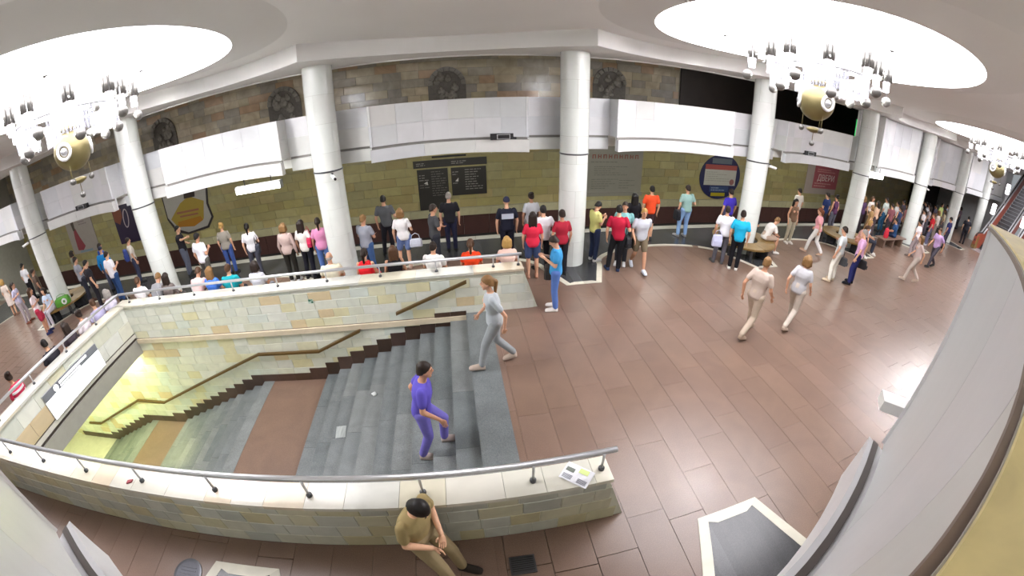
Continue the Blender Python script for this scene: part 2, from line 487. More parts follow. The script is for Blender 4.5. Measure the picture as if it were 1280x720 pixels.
def gallery_bay(xa, label, f=lambda y: y, top=4.33, full=False, near=False, dz=0.0):
    z_p = 3.36+dz
    t = empty('gallery_parapet', (0, 0, 0), label=label, category='balcony', group='gallery parapets between the columns')
    mat = 'marble_gallery'
    a, b = xa+AX0, xa+6-AX1
    tops = 5.40 if full else top
    rows = [(z_p, (z_p+tops)/2), ((z_p+tops)/2, tops)] if not near else [(z_p, tops)]
    n = 6
    for k in range(n):
        p0, p1 = a+(b-a)*k/n+0.002, a+(b-a)*(k+1)/n-0.002
        for (z0, z1) in rows:
            wallstrip(subpath(p0, p1, xa), 0, 0.10, z0+0.0015, z1-0.0015, f, 'marble_panel', mat, t)
    for (p0, p1) in ((xa, xa+AX0), (xa+6-AX1, xa+6)):
        for (z0, z1) in rows:
            wallstrip([(p0+0.002, 9.70), (p1-0.002, 9.70)], 0, 0.10, z0+0.0015, z1-0.0015, f, 'marble_panel', mat, t)
    for xs in (a, b):                                       # return faces of the curved part
        d = 0.06 if xs == a else -0.06; xs = xs-d*0.15
        for (z0, z1) in rows:
            m = MB().box(min(xs, xs+d), max(xs, xs+d), min(f(9.18), f(9.75)), max(f(9.18), f(9.75)), z0+0.0015, z1-0.0015); m.build('marble_return', mat, t)
    for pth in ([(xa, 9.70), (a-0.02, 9.70)], subpath(a+0.02, b-0.02, xa, 24), [(b+0.02, 9.70), (xa+6, 9.70)]):
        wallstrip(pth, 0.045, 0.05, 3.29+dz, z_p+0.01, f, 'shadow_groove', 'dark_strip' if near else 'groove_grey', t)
        wallstrip(pth, 0.105, 0.05, 3.0+dz, tops-0.01, f, 'backing', 'plaster', t)
    for k in range(3):
        p0, p1 = a+(b-a)*k/3+0.003, a+(b-a)*(k+1)/3-0.003
        wallstrip(subpath(p0, p1, xa, 8), -0.075, 0.16, 3.0+dz, 3.30+dz, f, 'marble_lip', mat, t)
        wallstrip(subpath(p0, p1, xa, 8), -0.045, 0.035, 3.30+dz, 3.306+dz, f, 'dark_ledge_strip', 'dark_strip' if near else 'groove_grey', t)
    for (p0, p1) in ((xa, a-0.05), (b+0.05, xa+6)):
        wallstrip([(p0, 9.70), (p1, 9.70)], -0.06, 0.16, 3.0+dz, 3.30+dz, f, 'marble_lip', mat, t)
    return t
near_of = {-27.05: 'far left', }
GL = {-27.05: 'white marble gallery parapet beyond the leftmost column',
      -21.05: 'white marble gallery parapet between the leftmost column and the dark end of the hall',
      -15.05: 'curved white marble gallery parapet above the pink and violet wall posters',
      -9.05: 'curved white marble gallery parapet above the yellow shield poster and the white light box',
      -3.05: 'curved white marble gallery parapet above the black information boards',
      2.95: 'curved white marble gallery parapet above the round blue poster and the grey text board',
      8.95: 'white marble gallery parapet below the dark opening with the green sign',
      14.95: 'full-height white marble gallery front above the lit box and the crowd',
      20.95: 'full-height white gallery front above the dark archway',
      26.95: 'full-height white gallery front between the last columns before the escalator',
      32.95: 'full-height white gallery front beside the escalator'}
for xa in BAYS:
    gallery_bay(xa, GL[xa], full=xa > 14)
structure(MB().box(X0, X1, 9.86, WY, 3.06, 3.28), 'floor_gallery', 'plaster')
# interval clock units and dark vents on the gallery lip
def lip_unit(x, y, label, w=0.62):
    t = empty('interval_clock', (x, y, 3.30), label=label, category='clock', group='dark clock units on the gallery edge')
    MB().box(-w/2, w/2, -0.03, 0.1, 0.0, 0.15).build('housing', 'black', t)
    MB().box(-0.16, 0.16, -0.045, 0.0, 0.015, 0.135).build('display_frame', 'steel', t)
    MB().box(-0.14, 0.14, -0.05, -0.02, 0.03, 0.12).build('display', 'black', t)
    return t
lip_unit(1.22, 9.36, 'dark interval clock unit on the gallery edge above the information boards')
lip_unit(-12.3, 9.56, 'dark interval clock unit on the gallery edge beside the leftmost column')
lip_unit(11.9, 9.60, 'dark interval clock unit on the gallery edge above the red poster')

# near gallery parapet, the one the picture is taken from
fm = lambda y: 9.62-y
for xa, lab in ((-3.05, 'grey-white marble gallery parapet with yellow coping seen from above'), (-9.05, 'near marble gallery parapet beyond the manhole cover'), (2.95, 'near marble gallery parapet above the pale lamp box')):
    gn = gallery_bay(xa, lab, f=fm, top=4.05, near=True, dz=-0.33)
    a, b = xa+AX0, xa+6-AX1
    wallstrip(subpath(a, b, xa, 40), -0.008, 0.03, 4.052, 4.062, fm, 'brown_rail_strip', 'brown_strip', gn)
    wallstrip(subpath(a, b, xa, 40), -0.001, 0.02, 4.063, 4.066, fm, 'white_edge_strip', 'marble_coping', gn)
    ed = [a, xa+1.70, xa+2.30, xa+2.87, xa+3.45, xa+4.05, b]
    for p0, p1 in zip(ed, ed[1:]):
        wallstrip(subpath(p0+0.002, p1-0.002, xa, 8), 0.0, 0.55, 4.067, 4.0735, fm, 'yellow_coping_slab', 'yellow_coping', gn)
structure(MB().box(X0, X1, -6.0, -0.62, 2.73, 2.95), 'floor_gallery_near', 'plaster')

# ---- ceiling: fascia arcs, soffit, plate with oval openings, glowing domes
def fascia(xa, near):
    f = (lambda y: 2*YC-y) if near else (lambda y: y)
    n = 20
    pts = []
    for i in range(n+1):
        u = -1+2*i/n
        pts.append((xa+0.05+3.0+u*3.0, 7.88+1.22*(1-u*u)))
    mb = MB()
    for i in range(n):
        (xp, yp), (xq, yq) = pts[i], pts[i+1]
        q = [(xp, f(yp), ZS), (xq, f(yq), ZS), (xq, f(yq), ZC), (xp, f(yp), ZC)]
        s = [(xp, f(yp), ZS), (xp, f(9.98), ZS), (xq, f(9.98), ZS), (xq, f(yq), ZS)]
        if near: q = q[::-1]; s = s[::-1]
        mb.add(q, [(0,1,2,3)]); mb.add(s, [(0,1,2,3)])
    y0, y1 = sorted((f(9.90), f(9.98)))
    mb.box(pts[0][0], pts[-1][0], y0, y1, ZS-0.03, ZS+0.02)
    return mb
k = 0
for xa in BAYS:
    for near in (False, True):
        if near and not (-4 < xa < 22): continue
        k += 1
        structure(fascia(xa, near), 'trim_%d' % k, 'plaster')
cl = MB()
ys0, ys1 = -0.6, 10.2
def rect_dir(cx, cy, x0, x1, y0, y1, ang):
    dx, dy = math.cos(ang), math.sin(ang); t = 1e9
    if dx > 1e-9: t = min(t, (x1-cx)/dx)
    if dx < -1e-9: t = min(t, (x0-cx)/dx)
    if dy > 1e-9: t = min(t, (y1-cy)/dy)
    if dy < -1e-9: t = min(t, (y0-cy)/dy)
    return (cx+dx*t, cy+dy*t)
RX, RY = 2.98, 2.70
for cx in CHX:
    x0, x1 = cx-6, cx+6
    angs = sorted([2*math.pi*i/64 for i in range(64)]+[math.atan2(sy*(ys1-YC if sy > 0 else YC-ys0), sx*6) % (2*math.pi) for sx in (1,-1) for sy in (1,-1)])
    ring_i = [(cx+RX*math.cos(t), YC+RY*math.sin(t)) for t in angs]
    # matching outer points, by direction of the inner point
    ring_o = [rect_dir(cx, YC, x0, x1, ys0, ys1, math.atan2(p[1]-YC, p[0]-cx)) for p in ring_i]
    n = len(angs)
    vs = [(p[0], p[1], ZC) for p in ring_i]+[(p[0], p[1], ZC) for p in ring_o]
    cl.add(vs, [(i, (i+1) % n, n+(i+1) % n, n+i) for i in range(n)])
cl.add([(-27.05, ys0, ZC), (-24.05, ys0, ZC), (-24.05, ys1, ZC), (-27.05, ys1, ZC)], [(0,3,2,1)])
cl.add([(35.95, ys0, ZC), (38.95, ys0, ZC), (38.95, ys1, ZC), (35.95, ys1, ZC)], [(0,3,2,1)])
cl.box(X0, X1, 9.95, WY+0.3, 6.12, 6.3)
cl.box(X0, X1, 9.93, 10.0, ZS, 6.2)
cl.box(X0, X1, -6.3, -0.3, 6.12, 6.3)
cl.box(X0, X1, -0.4, -0.33, ZS, 6.2)
ceiling = structure(cl, 'ceiling', 'plaster_ceiling')
for cx in CHX:
    rim = MB(); n = 72; secs = []
    for i in range(n+1):
        t = 2*math.pi*i/n; c, s = math.cos(t), math.sin(t)
        secs.append([(cx+(RX+o)*c, YC+(RY+o)*s, z) for o, z in ((0.0, 5.655), (0.02, 5.655), (0.9, ZC+0.001), (0.0, ZC+0.02))])
    rim.strip(secs, False).build('oval_rim', 'plaster', ceiling)
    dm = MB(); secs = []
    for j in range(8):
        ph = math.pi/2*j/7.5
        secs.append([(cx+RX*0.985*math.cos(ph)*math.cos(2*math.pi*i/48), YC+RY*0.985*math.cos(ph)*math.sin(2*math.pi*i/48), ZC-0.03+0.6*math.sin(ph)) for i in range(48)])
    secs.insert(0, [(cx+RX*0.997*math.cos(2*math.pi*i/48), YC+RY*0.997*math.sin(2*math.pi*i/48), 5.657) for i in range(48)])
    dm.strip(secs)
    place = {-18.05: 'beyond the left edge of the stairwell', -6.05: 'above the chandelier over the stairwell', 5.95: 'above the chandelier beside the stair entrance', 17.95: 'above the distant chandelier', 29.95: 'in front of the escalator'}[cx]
    dm.build('glowing_oval_dome', 'dome_glow', None, smooth=True, label='large white oval ceiling dome, glowing in place of cove lamps, '+place, category='ceiling dome', group='glowing oval ceiling domes')  # the recess surface itself glows, standing in for its cove lighting

# ---- columns
def column_mesh():
    out = []
    return out
DR = 0.355
hh = ZS/8
def drum_panel():
    m = MB(); n = 12; a0, a1 = 0.006, 2*math.pi/3-0.006; secs = []
    for i in range(n+1):
        t = a0+(a1-a0)*i/n; c, q = math.cos(t), math.sin(t)
        secs.append([((DR-0.05)*c, (DR-0.05)*q, 0.002), (DR*c, DR*q, 0.002), (DR*c, DR*q, hh-0.002), ((DR-0.05)*c, (DR-0.05)*q, hh-0.002)])
    me = m.strip(secs).mesh('marble_slab', 'marble_white', True); me.set_sharp_from_angle(angle=math.radians(40)); return me
drum_me = drum_panel()
core_me = MB().lathe([(DR-0.006, 0.0), (DR-0.006, ZS)], n=36).mesh('core', 'concrete', True)
core_me.set_sharp_from_angle(angle=math.radians(40))
CL = ['white marble column at the left end, beside the bench with the green bag',
      'white marble column between the violet poster and the yellow shield poster',
      'white marble column behind the stairwell rail, beside the woman in pink',
      'white marble column beside the stair entrance, behind the boy in blue',
      'white marble column with the round wooden bench, beside the round blue poster',
      'white marble column beside the red poster and the lit box',
      'white marble column beyond the brown stone bench, in front of the crowd',
      'white marble column beside the dark archway near the escalator',
      'white marble column nearest the escalator foot']
def column(x, y, label, band=True):
    t = empty('column', (x, y, 0), label=label, category='column', group='white marble columns of the platform')
    inst('core', core_me, t)
    for k in range(8):
        for j in range(3): inst('marble_slab', drum_me, t, Matrix.Rotation(k*math.pi/3+j*2*math.pi/3+0.4, 4, 'Z') @ Matrix.Translation((0, 0, k*hh)))
    if band:
        b = MB(); secs = []
        b.lathe([(DR+0.002, 2.93), (DR+0.016, 2.935), (DR+0.016, 2.965), (DR+0.002, 2.97)], n=28); b.build('cable_band', 'steel_dark', t, smooth=True)
    return t
cols = [column(x, COLY, CL[i]) for i, x in enumerate(CX)]
column(2.95, NCOLY, 'white marble column under the near gallery beside the white-bordered floor inset', False)
column(-3.05, NCOLY, 'white marble column under the near gallery beside the manhole cover', False)
def cctv(x, ang, label):
    t = empty('surveillance_camera', (x+math.sin(ang)*0.37, COLY-math.cos(ang)*0.37, 2.86), ang, label=label, category='camera', group='surveillance cameras on the columns')
    MB().box(-0.02, 0.02, -0.10, 0.02, 0.02, 0.06).build('bracket', 'steel_dark', t)
    MB().tube([(0, -0.04, 0.0), (0, -0.30, -0.05)], 0.045, 8).build('housing', 'white_paint', t)
    MB().tube([(0, -0.30, -0.05), (0, -0.33, -0.056)], 0.034, 8).build('lens', 'black', t)
cctv(8.95, 1.2, 'small white surveillance camera on the column with the round bench')
cctv(20.95, 1.2, 'small white surveillance camera on the column in front of the crowd')
cctv(-3.05, 0.5, 'small surveillance camera on the column above the woman in pink')
cctv(-15.05, -0.6, 'small surveillance camera on the leftmost column')

# ---- stairwell
def tread_profile():
    st = []
    z = 0.0
    for i in range(11):
        xr = 0.03-0.341*i; z -= 0.135; st.append((xr, z))
    for i in range(11):
        xr = -5.2-0.335*i; z -= 0.135; st.append((xr, z))
    for i in range(8):
        xr = -10.2-0.335*i; z -= 0.135; st.append((xr, z))
    return st
ST = tread_profile()
stair = empty('staircase', (0, 0, 0), label='grey granite staircase with brown landings going down in the stairwell', category='staircase')
for i, (xr, z) in enumerate(ST):
    xe = ST[i+1][0] if i+1 < len(ST) else -16.0
    land = (i in (10, 21)) or i == len(ST)-1
    b = MB()
    if land:
        b.box(xe, xr, HOLE[2], HOLE[3], z-0.3, z); b.build('landing_slab', 'granite_brown' if i != 29 else 'border_white', stair)
        MB().box(xr-0.42 if i == len(ST)-1 else xe, xr if i == len(ST)-1 else xe+0.30, HOLE[2], HOLE[3], z, z+0.003).build('dark_landing_strip', 'granite_step', stair)
    else:
        ys = [HOLE[2], 3.55, 4.75, 5.9, HOLE[3]]
        for j in range(4):
            m = MB().box(xe-0.02, xr, ys[j]+0.002, ys[j+1]-0.002, z-0.03, z)
            m.build('tread_slab', 'granite_step', stair)
        MB().box(xe, xr-0.012, HOLE[2], HOLE[3], z-0.30, z-0.03).build('riser', 'granite_step', stair)
MB().box(0.03, 0.51, HOLE[2], HOLE[3], -0.01, 0.005).build('top_landing_strip', 'granite_step', stair)
MB().box(0.018, 0.03, HOLE[2], HOLE[3], -0.14, 0.0).build('riser', 'granite_step', stair)
def stair_z(x):
    z = 0.0
    for xr, zz in ST:
        if x < xr: z = zz
    return z

def wall_box(name, x0, x1, y0, y1, z0, z1, mat='concrete'):
    return structure(MB().box(x0, x1, y0, y1, z0, z1), name, mat)
# far wall of the stairwell (face at y = 7.02)
prof = [(-9.2, 0.90), (1.26, 0.90), (1.565, 0.0), (0.03, 0.0), (0.03, -4.7), (-16.0, -4.7), (-16.0, -0.45), (-9.2, -0.45)]
wsf = structure(MB().prism(prof, 7.034, 7.32, 'y'), 'wall_stair_far', 'marble_wall')
rt = random.Random(5)
def slant(z): return 1.26+(0.90-z)*0.339
rects = []
for (a, b, c, d) in tile_rects(10.9, 0.93, 0.42, 0.21, 0.35, rt):
    a -= 9.2; b -= 9.2
    if a < -8.87: a = -8.87
    lim = slant(d)-0.015
    if b > lim: b = lim
    if b-a > 0.05: rects.append((a, b, c, d))
lay(wsf, 'marble_tile', rects, (0, 7.034, -0.03), (1,0,0), (0,0,1), 'marble_wall', d=0.014, gap=0.004)
rects = []
for (a, b, c, d) in tile_rects(16.0, 4.1, 0.46, 0.24, 0.35, rt):
    a -= 16.0; b -= 16.0; c = -0.16-c; d = -0.16-d
    if max(c, d) > stair_z(a)+0.02 and b < 0.03: rects.append((a, b, min(c, d), max(c, d)))
lay(wsf, 'marble_tile', rects, (0, 7.034, 0), (1,0,0), (0,0,1), 'marble_wall', d=0.014, gap=0.004, limit=300, keyfn=lambda r: -r[0])
MB().box(-8.85, 0.03, 6.97, 7.04, -0.155, -0.035).build('moulding', 'marble_coping', wsf)
x = -9.2
i = 0
while x < 1.2:
    xe = min(x+1.18, 1.27)
    MB().box(x+0.002, xe-0.002, 6.985, 7.37, 0.90, 0.95).build('coping_slab', 'marble_coping', wsf); x = xe
# stepped brown skirting on the far wall
for i, (xr, z) in enumerate(ST):
    xe = ST[i+1][0] if i+1 < len(ST) else -15.0
    L = xr-xe
    n = max(1, round(L/0.5))
    for j in range(n):
        MB().box(xe+L*j/n+0.001, xe+L*(j+1)/n-0.001, 7.0, 7.03, z, z+(0.335 if j == n-1 and i > 0 else 0.20)).build('skirting_piece', 'granite_skirt', wsf)
# near wall
prof = [(-9.2, 0.90), (1.24, 0.90), (1.565, 0.0), (0.03, 0.0), (0.03, -1.0), (-9.2, -4.0)]
wsn = structure(MB().prism(prof, 2.07, 2.266, 'y'), 'wall_stair_near', 'marble_wall')
rects = []
for (a, b, c, d) in tile_rects(10.9, 0.90, 0.36, 0.225, 0.45, rt):
    a -= 9.2; b -= 9.2
    lim = slant(d)-0.01
    if b > lim: b = lim
    if b-a > 0.05: rects.append((a, b, c, d))
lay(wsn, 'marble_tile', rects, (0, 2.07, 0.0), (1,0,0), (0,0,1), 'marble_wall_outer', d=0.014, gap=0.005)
x = -9.2
while x < 1.2:
    ww = rt.uniform(0.36, 0.62); xe = min(x+ww, 1.27)
    if 1.27-xe < 0.15: xe = 1.27
    MB().box(x+0.002, xe-0.002, 1.985, 2.30, 0.90, 0.95).build('coping_slab', 'marble_coping', wsn); x = xe
# left end wall over the passage
wsl = structure(MB().box(-9.18, -8.87, 2.3, 7.0, 0.15, 0.90), 'wall_stair_left', 'marble_wall')
lay(wsl, 'marble_tile', tile_rects(4.74, 0.75, 0.55, 0.375, 0.2, rt), (-8.87, 2.28, 0.15), (0,1,0), (0,0,1), 'marble_wall', d=0.014, gap=0.004)
MB().box(-9.1, -8.92, 2.28, 7.03, -0.06, 0.16).build('shadow_groove', 'dark_strip', wsl)
MB().box(-8.90, -8.865, 2.28, 7.03, 0.02, 0.12).build('moulding', 'marble_coping', wsl)
MB().box(-9.18, -8.88, 2.28, 7.03, -0.46, -0.06).build('soffit_beam', 'concrete', wsl)
for k in range(5):
    MB().box(-9.24, -8.82, 2.28+0.95*k+0.002, 2.28+0.95*(k+1)-0.002, 0.90, 0.95).build('coping_slab', 'marble_coping', wsl)
# passage under the platform
structure(MB().box(-16.0, -9.18, 2.2, 7.1, -0.46, -0.36), 'ceiling_passage', 'plaster')
structure(MB().box(-16.25, -16.03, 2.2, 7.1, -4.4, -0.36), 'wall_passage_end', 'marble_wall')
structure(MB().box(-16.0, -9.2, 2.1, 2.265, -4.4, -0.36), 'wall_passage_near', 'marble_wall')

# ---- rails
def handrail(label, path, posts, z=1.2, r=0.032):
    t = empty('handrail', tuple(path[0][:2])+(0.95,), label=label, category='handrail')
    o = Vector(t.location)
    MB().tube([Vector(p)-o for p in path], r, 12).build('rail_tube', 'steel', t, smooth=True)
    for (x, y) in posts:
        MB().tube([Vector((x, y, 0.955))-o, Vector((x, y, z))-o], 0.014, 8).build('post', 'steel', t, smooth=True)
        MB().lathe([(0.033, 0), (0.033, 0.03), (0.018, 0.045)], Vector((x, y, 0.95))-o, 12).build('post_foot', 'steel_dark', t, smooth=True)
    return t
handrail('polished steel handrail on the near stair parapet', [(-9.05, 2.17, 1.2), (1.32, 2.17, 1.2)], [(-8.85+1.18*k, 2.14) for k in range(1, 8)]+[(0.48, 2.14), (1.18, 2.14)])
handrail('polished steel handrail on the far stair parapet in front of the seated people', [(-9.05, 7.18, 1.2), (1.25, 7.18, 1.2)], [(-8.7+1.17*k, 7.18) for k in range(9)]+[(1.18, 7.18)])
handrail('steel handrail on the short end parapet above the white sign', [(-9.05, 2.2, 1.2), (-9.05, 7.15, 1.2)], [(-9.05, 2.75+1.13*k) for k in range(4)])
def wall_rail(label, pts):
    t = empty('stair_handrail', pts[0], label=label, category='handrail', group='bronze handrails on the stair wall')
    o = Vector(pts[0])
    secs = []
    for p in pts:
        p = Vector(p)-o
        secs.append([p+Vector((0, dy, dz)) for dy, dz in ((-0.035,-0.03),(0.03,-0.03),(0.03,0.03),(-0.035,0.03))])
    MB().strip(secs).build('rail_profile', 'bronze', t)
    for k in range(len(pts)-1):
        for u in (0.2, 0.8):
            q = Vector(pts[k]).lerp(Vector(pts[k+1]), u)-o
            MB().box(q.x-0.02, q.x+0.02, q.y, q.y+0.09, q.z-0.05, q.z-0.02).build('bracket', 'bronze', t)
wall_rail('bronze handrail on the stair wall dropping in two bends', [(-13.87, 6.93, -3.27), (-13.16, 6.93, -3.25), (-10.21, 6.93, -2.1), (-9.07, 6.93, -2.15), (-5.0, 6.93, -0.61), (-3.4, 6.93, -0.62), (-2.3, 6.93, -0.15)])
wall_rail('short sloping bronze handrail on the stair parapet below the woman in orange', [(-1.44, 6.93, 0.19), (0.08, 6.93, 0.79)])
# ================================================================ chandeliers
def chandelier_meshes():
    P = {}
    P['rod'] = MB().tube([(0,0,5.02),(0,0,6.30)], 0.045, 12).mesh('rod', 'white_paint', True)
    P['globe'] = MB().sphere((0,0,4.70), 0.32, 28, 18).mesh('globe', 'brass', True)
    m = MB(); secs = []
    for i in range(25):
        t = 2*math.pi*i/24; c, s = math.cos(t), math.sin(t)
        secs.append([((0.115+0.028*math.cos(q))*c, -0.315-0.028*math.sin(q), (0.115+0.028*math.cos(q))*s) for q in [2*math.pi*k/8 for k in range(8)]])
    P['porthole_ring'] = m.strip(secs, False).mesh('porthole_ring', 'white_paint', True)
    P['porthole_lens'] = MB().sphere((0,-0.29,0), 0.075, 14, 10).mesh('porthole_lens', 'steel', True)
    P['collar'] = MB().lathe([(0.10,5.0),(0.16,5.03),(0.16,5.06),(0.05,5.12)], n=20).mesh('collar', 'brass', True)
    P['arm'] = MB().tube([(0.04,0,5.62),(0.45,0,5.58),(0.95,0,5.42),(1.18,0,5.33)], 0.014, 6).mesh('arm', 'white_paint', True)
    P['lamp_tube'] = MB().lathe([(0.055,0),(0.06,0.01),(0.06,0.16),(0.055,0.17)], n=12).mesh('lamp_tube', 'tube_light', True)
    m = MB()
    for k in range(6):
        a = 2*math.pi*k/6; m.tube([(0.07*math.cos(a),0.07*math.sin(a),0),(0.07*math.cos(a),0.07*math.sin(a),0.24)], 0.034, 6)
    P['shade_cluster'] = m.mesh('shade_cluster', 'silver_ball', True)
    P['ball'] = MB().sphere((0,0,0), 0.09, 14, 10).mesh('ball', 'silver_ball', True)
    P['ball_stem'] = MB().tube([(0,0,0.08),(0,0,0.36)], 0.008, 6).mesh('ball_stem', 'steel', True)
    P['small_ball'] = MB().sphere((0,0,0), 0.05, 12, 8).mesh('small_ball', 'silver_ball', True)
    P['pendant_stem'] = MB().tube([(0,0,0.04),(0,0,0.26)], 0.006, 6).mesh('pendant_stem', 'brass', True)
    m = MB()
    for k in range(14):
        a = math.radians(-24+48*k/13); x, y = 0.86*math.cos(a), 0.86*math.sin(a)
        h = 0.30+0.05*(k % 2)
        m.prism([(x-0.02,y),(x,y-0.02),(x+0.02,y),(x,y+0.02)], 5.02-h*0.35, 5.02+h*0.65)
    P['crystal_fringe'] = m.mesh('crystal_fringe', 'crystal')
    m = MB(); secs = []
    for i in range(49):
        t = 2*math.pi*i/48; secs.append([((0.86+o)*math.cos(t),(0.86+o)*math.sin(t),z) for o, z in ((-0.02,5.23),(0.02,5.23),(0.02,5.27),(-0.02,5.27))])
    P['hoop'] = m.strip(secs, False).mesh('hoop', 'steel', True)
    P['core'] = MB().lathe([(0.10,5.15),(0.28,5.2),(0.30,5.55),(0.12,5.65)], n=20).mesh('core', 'tube_light', True)
    P['bottom_disc'] = MB().lathe([(0.04,4.165),(0.12,4.20),(0.14,4.235),(0.05,4.27)], n=20).mesh('bottom_disc', 'brass', True)
    return P
CP = chandelier_meshes()
def chandelier(x, label, rot):
    t = empty('chandelier', (x, YC, 0), rot, label=label, category='chandelier', group='chandeliers under the oval ceiling lamps')
    for k in ('rod', 'globe', 'collar', 'hoop', 'core', 'bottom_disc'): inst(k, CP[k], t)
    T = Matrix.Translation; R = lambda a: Matrix.Rotation(a, 4, 'Z')
    for k in range(3):
        g = T((0,0,4.70)) @ R(2*math.pi*k/3+0.0)
        rg = inst('porthole_ring', CP['porthole_ring'], t, g); inst('porthole_lens', CP['porthole_lens'], rg)
    for k in range(12):
        a = 2*math.pi*k/12
        inst('arm', CP['arm'], t, R(a))
        rr = 1.2 if k % 2 else 1.02
        inst('shade_cluster', CP['shade_cluster'], t, R(a) @ T((rr,0,5.30)))
        lt = inst('lamp_tube', CP['lamp_tube'], t, R(a) @ T((rr,0,5.13)))
        b = inst('ball', CP['ball'], t, R(a+0.12) @ T((1.28 if k % 2 else 0.86,0,4.98 if k % 2 else 4.84)))
        inst('ball_stem', CP['ball_stem'], b)
    for k in range(6):
        inst('crystal_fringe', CP['crystal_fringe'], t, R(2*math.pi*k/6))
    for k in range(8):
        a = 2*math.pi*k/8+0.3
        inst('small_ball', CP['small_ball'], t, R(a) @ T((1.35+0.35*(k % 2),0,5.68+0.1*(k % 3))))
    for k in range(3):
        b = inst('small_ball', CP['small_ball'], t, R(2*math.pi*k/3+0.5) @ T((0.22,0,4.22))); inst('pendant_stem', CP['pendant_stem'], b)
    b = inst('small_ball', CP['small_ball'], t, T((0,0,3.98))); inst('pendant_stem', CP['pendant_stem'], b)
    l = bpy.data.lights.new('chandelier_light', 'POINT'); l.energy = CHAND_POWER; l.shadow_soft_size = 0.25; l.color = (1.0, 0.985, 0.98)
    lo = bpy.data.objects.new('chandelier_light', l); COL.objects.link(lo); lo.location = (0, 0, 5.12); lo.parent = t
    return t
chandelier(-6.05, 'brass-globed crystal chandelier with silver balls hanging over the stairwell', 0.45)
chandelier(5.95, 'brass-globed crystal chandelier with silver balls in front of the column with the round bench', -0.25)
chandelier(17.95, 'distant crystal chandelier with brass globe in front of the far columns', 0.2)

# ================================================================ lamp boxes under the galleries
def light_box(x0, x1, y0, y1, z0, z1, label):
    t = empty('light_box', ((x0+x1)/2, (y0+y1)/2, z1), label=label, category='lamp', group='lamp boxes under the galleries')
    hx, hy, h = (x1-x0)/2, (y1-y0)/2, z1-z0
    MB().box(-hx, hx, -hy, hy, -0.03, 0.0).build('housing', 'white_paint', t)
    MB().box(-hx+0.01, hx-0.01, -hy+0.01, hy-0.01, -h, -0.03).build('diffuser', 'box_light', t)
    for s in (-1, 1): MB().box(s*hx-0.012, s*hx+0.012, -hy-0.005, hy+0.005, -h-0.005, 0.004).build('end_cap', 'steel', t)
    for s in (-0.6, 0.6): MB().tube([(s*hx, 0, 0), (s*hx, 0, 0.16)], 0.012, 6).build('hanger', 'steel_dark', t)
    return t
light_box(-5.68, -4.36, 9.18, 9.34, 2.70, 2.89, 'glowing white lamp box under the gallery beside the column with the woman in pink')
light_box(15.45, 16.75, 9.18, 9.34, 2.88, 3.14, 'glowing white lamp box under the gallery beside the column next to the red poster')
nb = empty('light_box', (2.70, 0.30, 2.90), -0.85, label='pale lamp box sticking out below the near gallery parapet', category='lamp', group='lamp boxes under the galleries')
MB().box(-0.58, -0.05, -0.06, 0.06, -0.07, 0.0).build('housing', 'white_paint', nb)
MB().box(-0.57, -0.06, -0.05, 0.05, -0.08, -0.07).build('diffuser', 'white_paint', nb)
MB().box(-0.59, -0.58, -0.06, 0.06, -0.07, 0.0).build('end_cap', 'white_paint', nb)
MB().box(-0.42, -0.36, -0.35, -0.06, -0.06, -0.03).build('bracket', 'steel_dark', nb)
ME('gallery_fill_light', '#fff4ea', 5.0)
tn = MB().box(-2.0, 2.0, -0.12, 0.12, -0.08, 0.0).mesh('trough', 'near_fill_light')
BW = {-27.05: 'at the end wall', -21.05: 'beyond the leftmost column', -15.05: 'at the violet poster', -9.05: 'at the yellow shield poster', -3.05: 'at the information boards', 2.95: 'at the round blue poster', 8.95: 'at the red poster', 14.95: 'at the granite bench', 20.95: 'at the dark archway'}
tm = MB().box(-2.0, 2.0, -0.12, 0.12, -0.08, 0.0).mesh('trough', 'box_light')
for xa in BAYS:
    if -28 < xa < 16:
        o = inst('unseen_lamp_trough', tm, None, Matrix.Translation((xa+3, 11.9, 3.055)))
        o['label'] = 'long fluorescent lamp under the far gallery '+BW[xa]; o['category'] = 'lamp'; o['group'] = 'fluorescent lamps under the far gallery'
for xa in BAYS:  # unseen lamps added under the near gallery to raise the ambient light
    if -16 < xa < 22:
        o = inst('unseen_lamp_trough', tn, None, Matrix.Translation((xa+3, -1.2, 2.725)))
        o['label'] = 'added fill lamp under the near gallery opposite the bay '+BW[xa]; o['category'] = 'lamp'; o['group'] = 'added fill lamps under the near gallery'
tg = MB().box(-2.2, 2.2, -0.08, 0.08, -0.08, 0.0).mesh('trough', 'gallery_fill_light')
for xa in BAYS:  # unseen lamps added above the soffit to brighten the upper wall
    if -28 < xa < 9:
        o = inst('gallery_fill_lamp', tg, None, Matrix.Translation((xa+3, 10.35, 6.115)))
        o['label'] = 'unseen fill lamp added on the ceiling of the far gallery '+BW[xa]; o['category'] = 'lamp'; o['group'] = 'added fill lamps on the gallery ceiling'
        if -10 < xa < 4:  # more unseen ones added on the near side to light the coping
            o = inst('gallery_fill_lamp', tg, None, Matrix.Translation((xa+3, -0.85, 6.115)))
            o['label'] = 'fill lamp added above the near gallery opposite the bay '+BW[xa]; o['category'] = 'lamp'; o['group'] = 'added fill lamps on the gallery ceiling'
def area(name, loc, sx, sy, power, col, rot=(0,0,0)):
    l = bpy.data.lights.new(name, 'AREA'); l.shape = 'RECTANGLE'; l.size = sx; l.size_y = sy; l.energy = power; l.color = col
    o = bpy.data.objects.new(name, l); COL.objects.link(o); o.location = loc; o.rotation_euler = rot; return o
